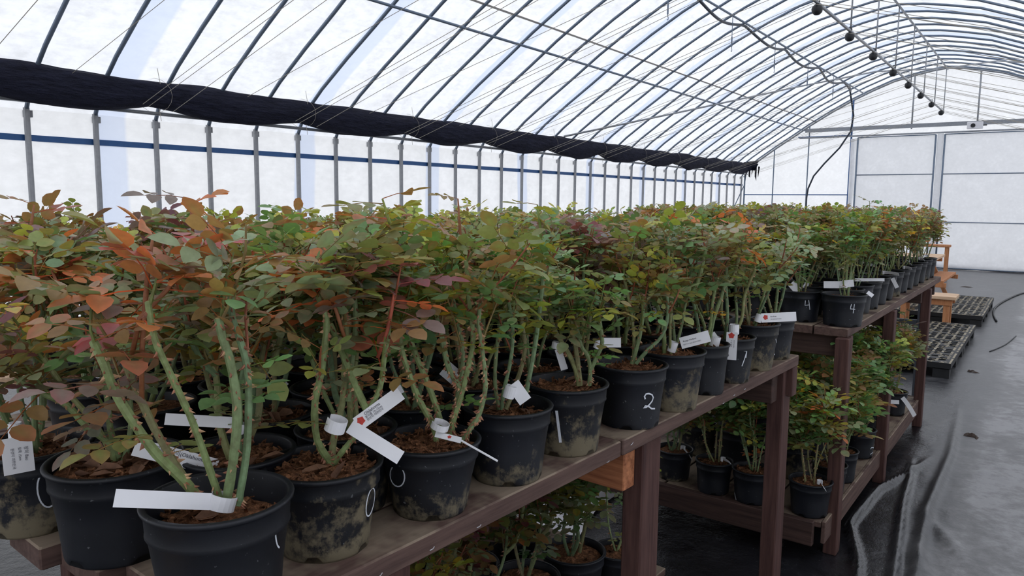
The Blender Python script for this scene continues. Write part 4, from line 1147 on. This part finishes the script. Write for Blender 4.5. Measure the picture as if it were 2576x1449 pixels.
# far bench, edge row
EDGE2 = [(3.711, .104, .150, .80, 0), (3.95, .096, .15, .8, 0), (4.18, .096, .15, .8, 1), (4.40, .09, .15, .8, 0), (4.63, .095, .155, .8, 0), (4.86, .10, .155, .76, 0), (5.10, .095, .155, .8, 1), (5.34, .09, .155, .8, 0), (5.58, .095, .155, .8, 0), (5.84, .095, .155, .78, 0), (6.10, .09, .155, .8, 0), (6.36, .09, .155, .8, 1), (6.60, .09, .155, .8, 0)]
for k, (y, R, Hh, ra, pm) in enumerate(EDGE2):
    c = Vector((-.765 + .006 * k - R * 0 , y, T2))
    if k > 0: c.x = -.72 - R + .002 * k + .0
    lab = ['rose in a clean pot painted four, near corner of the farther bench'] + ['rose on the edge of the farther bench, %s pot from its near end' % ORD[i] for i in range(2, 14)]
    r = make_rose(c, R, Hh, ra, pm, lab[k], 'edge row of the farther bench', ['green', 'green', 'green', 'mixed', 'mixed', 'mixed', 'green', 'mixed', 'mixed', 'mixed', 'red', 'mixed', 'mixed'][k], 300 + k, None, 5, .36, .085, 6.0, .80, k < 3, 10, thorny=30, r0=.0042)
    if k == 0:
        tag(r, (2072, 716), (2112, 716), 16, (-.02, -.02)); tag(r, (2112, 716), (2148, 712), 16, (-.02, -.02), (2125, 714, 8, -.02))
        paint(r, [[(2143, 762), (2140, 772), (2139, 777), (2151, 778)], [(2150, 760), (2148, 774), (2146, 788)]], R, Hh, ra, .0016, label='white painted four')
    elif k == 1: tag(r, (2182, 735), (2196, 745), 10, (-.1, -.1), tilt=.6)
    elif k in (2, 3): tag(r, (2150, 704), (2225, 704), 7, (-.05, -.05), tilt=.3)
    elif k == 5:
        tag(r, (2245, 700), (2257, 724), 8, (-.08, -.12)); paint(r, [[(2258, 712), (2256, 718), (2263, 719)], [(2263, 712), (2261, 726)]], R, Hh, ra, .0025, label='white painted four')
    elif k in (4, 7, 9, 10, 12): gen_tag(r, rgk, 0)
    ROSES.append(r)
x2 = -.965
r = make_rose(Vector((x2, 3.727, T2)), .102, .150, .80, 0, 'rose in a pot painted four, second along the near end of the farther bench', 'near end row of the farther bench', 'green', 330, None, 5, .36, .085, 6, .82, True, 10, thorny=30, r0=.0045)
paint(r, [[(2026, 756), (2025, 768), (2036, 767)], [(2034, 754), (2036, 768), (2037, 779)]], .102, .150, .80, .0016, label='white painted four')
tag(r, (1990, 712), (2008, 732), 18, (0, -.02)); ROSES.append(r)
for row in range(2, 8):
    cnt = 1 if row == 2 else 0; y = 3.74 if row > 2 else 3.97
    while y < 6.75:
        cnt += 1
        x = -.825 - .200 * (row - 1) + .02 + rgk.uniform(-.01, .01) + (0 if row > 1 else 0)
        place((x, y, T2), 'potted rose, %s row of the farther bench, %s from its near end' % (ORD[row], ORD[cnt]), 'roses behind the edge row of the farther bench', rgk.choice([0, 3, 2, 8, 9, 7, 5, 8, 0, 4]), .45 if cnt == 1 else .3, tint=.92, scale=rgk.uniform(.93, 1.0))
        y += rgk.uniform(.215, .24)
# lower shelf of the farther bench
for i, (x, y, R, lab) in enumerate([(-1.28, 3.50, .095, 'rose on the low shelf beside the near bench leg, with two small tags'), (-1.085, 3.50, .10, 'rose on the low shelf whose pot carries a slim white painted one'),
        (-.82, 3.52, .10, 'rose in a big pot at the near corner of the low shelf'), (-.80, 3.80, .085, 'rose on the low shelf just behind its near corner pot'),
        (-.80, 4.06, .085, 'rose on the low shelf edge, third pot from its near corner'), (-.80, 4.52, .09, 'rose on the low shelf edge in a pot painted two'), (-.86, 5.22, .10, 'rose in a large pot on the low shelf with a white strip tag'), (-.80, 5.60, .10, 'rose in the last pot of the low shelf, long white tag hanging over')]):
    r = make_rose(Vector((x, y, .205)), R, .16, .80, 0, lab, 'roses on the low shelf of the farther bench', 'green' if i in (0, 2, 4) else ('deep' if i < 6 else 'mixed'), 400 + i, None, 5, .46 + .05 * (i % 2), .13, 10.5, 1.1, i < 4, 60, thorny=60, r0=.0045)
    if i == 1: paint(r, [[(1846, 1222), (1848, 1240), (1852, 1258)]], R, .16, .80, .0026, label='white painted one')
    if i == 5: paint(r, [[(2190, 1130), (2192, 1126), (2197, 1126), (2199, 1132), (2195, 1139), (2189, 1143), (2200, 1143)]], R, .16, .80, .0022, label='white painted two')
    if i in (0, 2): gen_tag(r, rgk, 0)
    if i == 6: tag(r, (2200, 1008), (2262, 1012), 9, (-.05, -.05), label='white strip tag')
    if i == 7: tag(r, (2270, 1000), (2302, 1036), 9, (-.1, -.12), bend=.03, label='long white tag bent over the rim')
k = 0
for x in (-1.06, -1.32, -1.58):
    for y in (4.0, 4.35, 4.75, 5.2, 5.6):
        if x < -1.4 and y > 4.5 and False: continue
        k += 1
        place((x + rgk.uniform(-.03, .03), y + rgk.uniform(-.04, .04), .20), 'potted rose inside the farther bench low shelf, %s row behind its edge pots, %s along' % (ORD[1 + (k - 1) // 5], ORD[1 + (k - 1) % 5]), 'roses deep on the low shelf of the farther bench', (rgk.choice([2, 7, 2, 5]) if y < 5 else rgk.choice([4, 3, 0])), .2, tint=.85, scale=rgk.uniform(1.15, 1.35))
place((-1.52, 3.56, .20), 'rose on the low shelf hidden mostly behind the near bench leg', 'roses on the low shelf of the farther bench', 7, 1, .8)
# lower shelf of the near bench
k = 0
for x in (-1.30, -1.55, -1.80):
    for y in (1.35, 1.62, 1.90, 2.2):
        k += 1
        place((x + rgk.uniform(-.03, .03), y + rgk.uniform(-.04, .04), .23), 'shade-tinted potted rose on the shelf under the near bench, %s row, %s pot' % (ORD[1 + (k - 1) // 4], ORD[1 + (k - 1) % 4]), 'roses under the near bench', rgk.choice([0, 4, 3, 7]), .2, tint=.62, scale=rgk.uniform(1.0, 1.2))  # tint puts the shade under the bench into leaf and cane colour
r = make_rose(Vector((-1.20, 2.32, .23)), .09, .15, .8, 0, 'sparse rose with yellowing leaves on the low shelf behind the near bench leg', None, 'yellow', 450, None, 3, .50, .12, 2.4, .9, True, 10, thorny=60, r0=.0045)

# third line of benches far to the left, seen only between the stems
bench3 = thing('potting_bench', 'pale wooden bench beyond the crowded ones, seen only between the rose stems', 'bench', (-2.95, 1.0, 0), 0, 'timber plant benches')
for i in range(5):
    plank_part(bench3, 'plank', (-.02 - i * .2 - .19, -.4, .97), (-.02 - i * .2, 4.6, 1.01), M_PINEX)
for y in (-.3, 2.0, 4.4):
    plank_part(bench3, 'cross_beam', (-1.0, y, .87), (-.02, y + .05, .97), M_PINEX)
    for x in (-.10, -1.0): plank_part(bench3, 'leg', (x, y + .05, 0), (x + .08, y + .13, .97), M_PINEO)
for row in range(2):
    cnt = 0; y = 1.02
    while y < 5.2:
        cnt += 1
        place((-3.10 - .24 * row, y, 1.01), 'potted rose on the pale bench beyond, %s row, %s pot from its near end' % (ORD[row + 1], ORD[cnt]), 'roses on the pale bench', None, .15, 1.0, 1.0)
        y += rgk.uniform(.24, .28)
# prototypes never used go away
for k, src in enumerate(KINDS):
    if k not in USED:
        for ch in list(src.children): bpy.data.objects.remove(ch)
        bpy.data.objects.remove(src)

# ------------------------------------------------------------------ things on the floor
# plastic pallets
def pallet(loc, lx, ly, label):
    t = thing('plastic_pallet', label, 'pallet', loc, 0, 'black plastic pallets')
    h = .15; blk = lin(30, 31, 33); dust = lin(172, 160, 136)
    mb = MB(); mb.col = blk
    mb.box((0, 0, h - .055), (lx, .05, h)); mb.box((0, ly - .05, h - .055), (lx, ly, h)); mb.box((0, .05, h - .055), (.05, ly - .05, h)); mb.box((lx - .05, .05, h - .055), (lx, ly - .05, h))
    link('rim', mb.mesh('rim', M_PALLET), t)
    ngx, ngy = 12, 15; rg = random.Random(int(loc[1] * 10))
    dx = (lx - .1) / ngx; dy = (ly - .1) / ngy
    for j in range(ngy + 1):   # cross slats with gaps
        mb = MB(); yy = .05 + j * dy
        mb.box((.05, yy - .014, h - .04), (lx - .05, yy + .014, h - .001), blk)
        
        link('slat', mb.mesh('slat', M_PALLET), t)
    mb = MB()
    for i in range(ngx + 1):
        xx = .05 + i * dx; mb.box((xx - .012, .05, h - .04), (xx + .012, ly - .05, h - .0005), blk)
    for i in range(ngx):
        for j in range(ngy):
            xx = .05 + i * dx; yy = .05 + j * dy
            if rg.random() < .22: mb.box((xx + .01, yy + .01, h - .04), (xx + dx - .01, yy + dy - .01, h - .0015), blk)
    link('lattice', mb.mesh('lattice', M_PALLET), t)
    mb = MB()     # pale grit lying on the top ribs
    for i in range(ngx + 1):
        for j in range(ngy * 3):
            if rg.random() < .45:
                xx = .05 + i * dx; yy = .05 + (j + rg.random() * .5) * dy / 3; mb.box((xx - .011, yy, h - .0004), (xx + .011, yy + dy / 4, h + .0012), dust)
    for j in range(ngy + 1):
        for i in range(ngx * 2):
            if rg.random() < .35:
                yy = .05 + j * dy; xx = .05 + i * dx / 2; mb.box((xx, yy - .012, h - .0004), (xx + dx / 3, yy + .012, h + .0012), dust)
    for i in range(26):
        if rg.random() < .7: mb.box((lx - .02, i * ly / 26, h - .0004), (lx - .003, (i + .8) * ly / 26, h + .0012), dust)
    for i in range(22):
        if rg.random() < .7: mb.box((i * lx / 22, .003, h - .0004), ((i + .8) * lx / 22, .02, h + .0012), dust)
    link('dust', mb.mesh('dust', M_PALLET), t, kind='stuff')
    mb = MB(); mb.box((.01, .01, h - .062), (lx - .01, ly - .01, h - .056), blk); link('gap_shade_plate', mb.mesh('gap_shade_plate', M_PALLET), t)  # added dark plate, stands in for shade seen between the ribs
    for x in (0, lx / 2 - .08, lx - .16):
        for y in (.0, ly / 2 - .08, ly - .16):
            mb = MB(); mb.box((x + .01, y + .01, 0), (x + .15, y + .15, h - .055), blk); link('foot', mb.mesh('foot', M_PALLET), t)
LXP, LYP = 1.10, 1.40
pallet((-.665 - LXP, 8.0, 0), LXP, LYP, 'black slatted plastic pallet by the aisle, nearest of the pallets on the ground')
pallet((-.665 - LXP, 9.43, 0), LXP, LYP, 'black slatted plastic pallet by the aisle, directly behind the nearest one')
pallet((-.675 - 2 * LXP, 8.03, 0), LXP, LYP, 'black plastic pallet under the far bench, inward of the nearest aisle pallet')
pallet((-.675 - 2 * LXP, 9.45, 0), LXP, LYP, 'black plastic pallet deeper in, second one back from the aisle pallets')
pallet((-.65 - LXP, 11.75, 0), LXP, 1.25, 'black plastic pallet by the aisle beside the pine bench')
pallet((-.66 - LXP, 13.03, 0), LXP, 1.25, 'farthest black plastic pallet, out past the pine bench')
pallet((-.67 - 2 * LXP, 11.78, 0), LXP, 1.25, 'black plastic pallet half hidden behind the far bench legs')

# pine bench and table
t = thing('pine_bench', 'low light pine bench standing on the ground beside the black pallets', 'bench', (-1.62, 11.0, 0))
for j in range(2): plank_part(t, 'seat_board', (0, j * .235, .42), (.70, j * .235 + .228, .462), M_PINEX, .004)
plank_part(t, 'apron', (.04, .04, .34), (.66, .08, .42), M_PINEO); plank_part(t, 'apron', (.04, .38, .34), (.66, .42, .42), M_PINEO)
for x in (.06, .56):
    for y in (.06, .33): plank_part(t, 'leg', (x, y, 0), (x + .07, y + .07, .34), M_PINEO)
t = thing('pine_table', 'light pine picnic table standing past the end of the far bench', 'table', (-2.25, 13.0, 0))
for j in range(4): plank_part(t, 'table_board', (j * .19, 0, .72), (j * .19 + .183, 2.3, .762), M_PINEX, .004)
for x in (-.28, .82): plank_part(t, 'seat_board', (x - .12, .2, .43), (x + .14, 2.1, .47), M_PINEO, .004)
for y in (.2, 2.0):
    plank_part(t, 'trestle_beam', (-.40, y, .36), (1.0, y + .05, .43), M_PINEO); plank_part(t, 'trestle_beam', (.02, y, .65), (.74, y + .05, .72), M_PINEO)
    for s in (-1, 1):
        mb = MB(); V = []; xa, xb = .38 + s * .18, .38 + s * .48
        for z, x in ((0, xb), (.65, xa)): V += [(x - .035, y + .055, z), (x + .035, y + .055, z), (x + .035, y + .10, z), (x - .035, y + .10, z)]
        mb.add(V, [(3,2,1,0),(4,5,6,7),(0,1,5,4),(1,2,6,5),(2,3,7,6),(3,0,4,7)]); link('leg', mb.mesh('leg', M_PINEO, False, False), t)
t = thing('pine_stool', 'high pine board stand behind the picnic table near the end wall', 'stand', (-2.5, 18.6, 0))
plank_part(t, 'top_board', (0, 0, .72), (.75, .35, .77), M_PINEO, .004)
for x in (.03, .66):
    for y in (.03, .27): plank_part(t, 'leg', (x, y, 0), (x + .06, y + .05, .72), M_PINEO)
# grey metal ladder seen past the shelf posts
t = thing('grey_rack', 'narrow grey metal upright with rungs standing behind the far bench posts', 'rack', (-.86, 7.05, 0))
for x in (0, -.30): plank_part(t, 'upright', (x, 0, 0), (x + .055, .04, .95), M_RACK)
for z in (.30, .62, .88): plank_part(t, 'rung', (-.245, .005, z), (.0, .035, z + .05), M_RACK)

# cable on the floor
def floor_curve(name, pts, r, mat, label, cat):
    P = [Vector((x, y, r)) for x, y in pts]; Q = []
    for i in range(len(P) - 1):
        a = P[max(i-1, 0)]; b = P[i]; c = P[i+1]; d = P[min(i+2, len(P)-1)]
        for t in (0, .25, .5, .75): Q.append(.5 * ((2*b) + (c-a)*t + (2*a-5*b+4*c-d)*t*t + (-a+3*b-3*c+d)*t**3))
    Q.append(P[-1]); mb = MB(); mb.tube(Q, r, 7); return thing(name, label, cat, data=mb.mesh(name, mat, True, False))
floor_curve('power_cable', [(-.52, 12.4), (-.60, 13.2), (-.62, 14.2), (-.50, 15.6), (-.25, 17.0), (.4, 18.0), (1.4, 18.4)], .014, M_BLACK, 'black cable curving across the grey ground by the pallets', 'cable')
floor_curve('ground_cord', [(-.45, 9.8), (-.33, 10.4), (-.25, 11.2)], .006, M_BLACK, 'thin dark string lying on the ground in the aisle', 'cord')
rg = random.Random(9)
for k, (px, py) in enumerate([(2432, 722), (2445, 935), (2440, 1095)]):
    P = onz(px, py, .003); mb = MB()
    for _ in range(7):
        a = rg.uniform(0, 6.28); l = rg.uniform(.02, .06) * (2.2 if k == 0 else 1); q = Vector((rg.uniform(-.04, .04), rg.uniform(-.04, .04), 0))
        u = Vector((math.cos(a), math.sin(a), 0)) * l; w = Vector((-math.sin(a), math.cos(a), 0)) * l * .3
        mb.add([q - u, q - w, q + u, q + w, q + Vector((0, 0, .012)) ], [(0, 1, 4), (1, 2, 4), (2, 3, 4), (3, 0, 4), (3, 2, 1, 0)], lin(70, 56, 48))
    thing('leaf_litter', ['small dark scrap of litter on the far ground', 'dry brown leaf scraps on the ground beside the pallets', 'crumpled dry leaf scrap on the wet film in the aisle'][k], 'litter', P, data=mb.mesh('leaf_litter', M_DEAD), group=None)
# crumpled white sheet under the bench
mb = MB(); V = []; F = []; nx, ny = 26, 30
for j in range(ny + 1):
    for i in range(nx + 1):
        x = -2.75 + .95 * i / nx; y = 2.2 + 1.7 * j / ny
        V.append((x + .06 * math.sin(y * 5), y, .012 + .05 * max(0, noise.noise(Vector((x * 4, y * 4, 2)))) + .03 * max(0, noise.noise(Vector((x * 9, y * 9, 5))))))
for j in range(ny):
    for i in range(nx): F.append((j*(nx+1)+i, j*(nx+1)+i+1, (j+1)*(nx+1)+i+1, (j+1)*(nx+1)+i))
mb.add(V, F); thing('plastic_sheet', 'crumpled white plastic sheet on the ground behind the near bench', 'sheet', data=mb.mesh('plastic_sheet', M_SHEET, True, False))
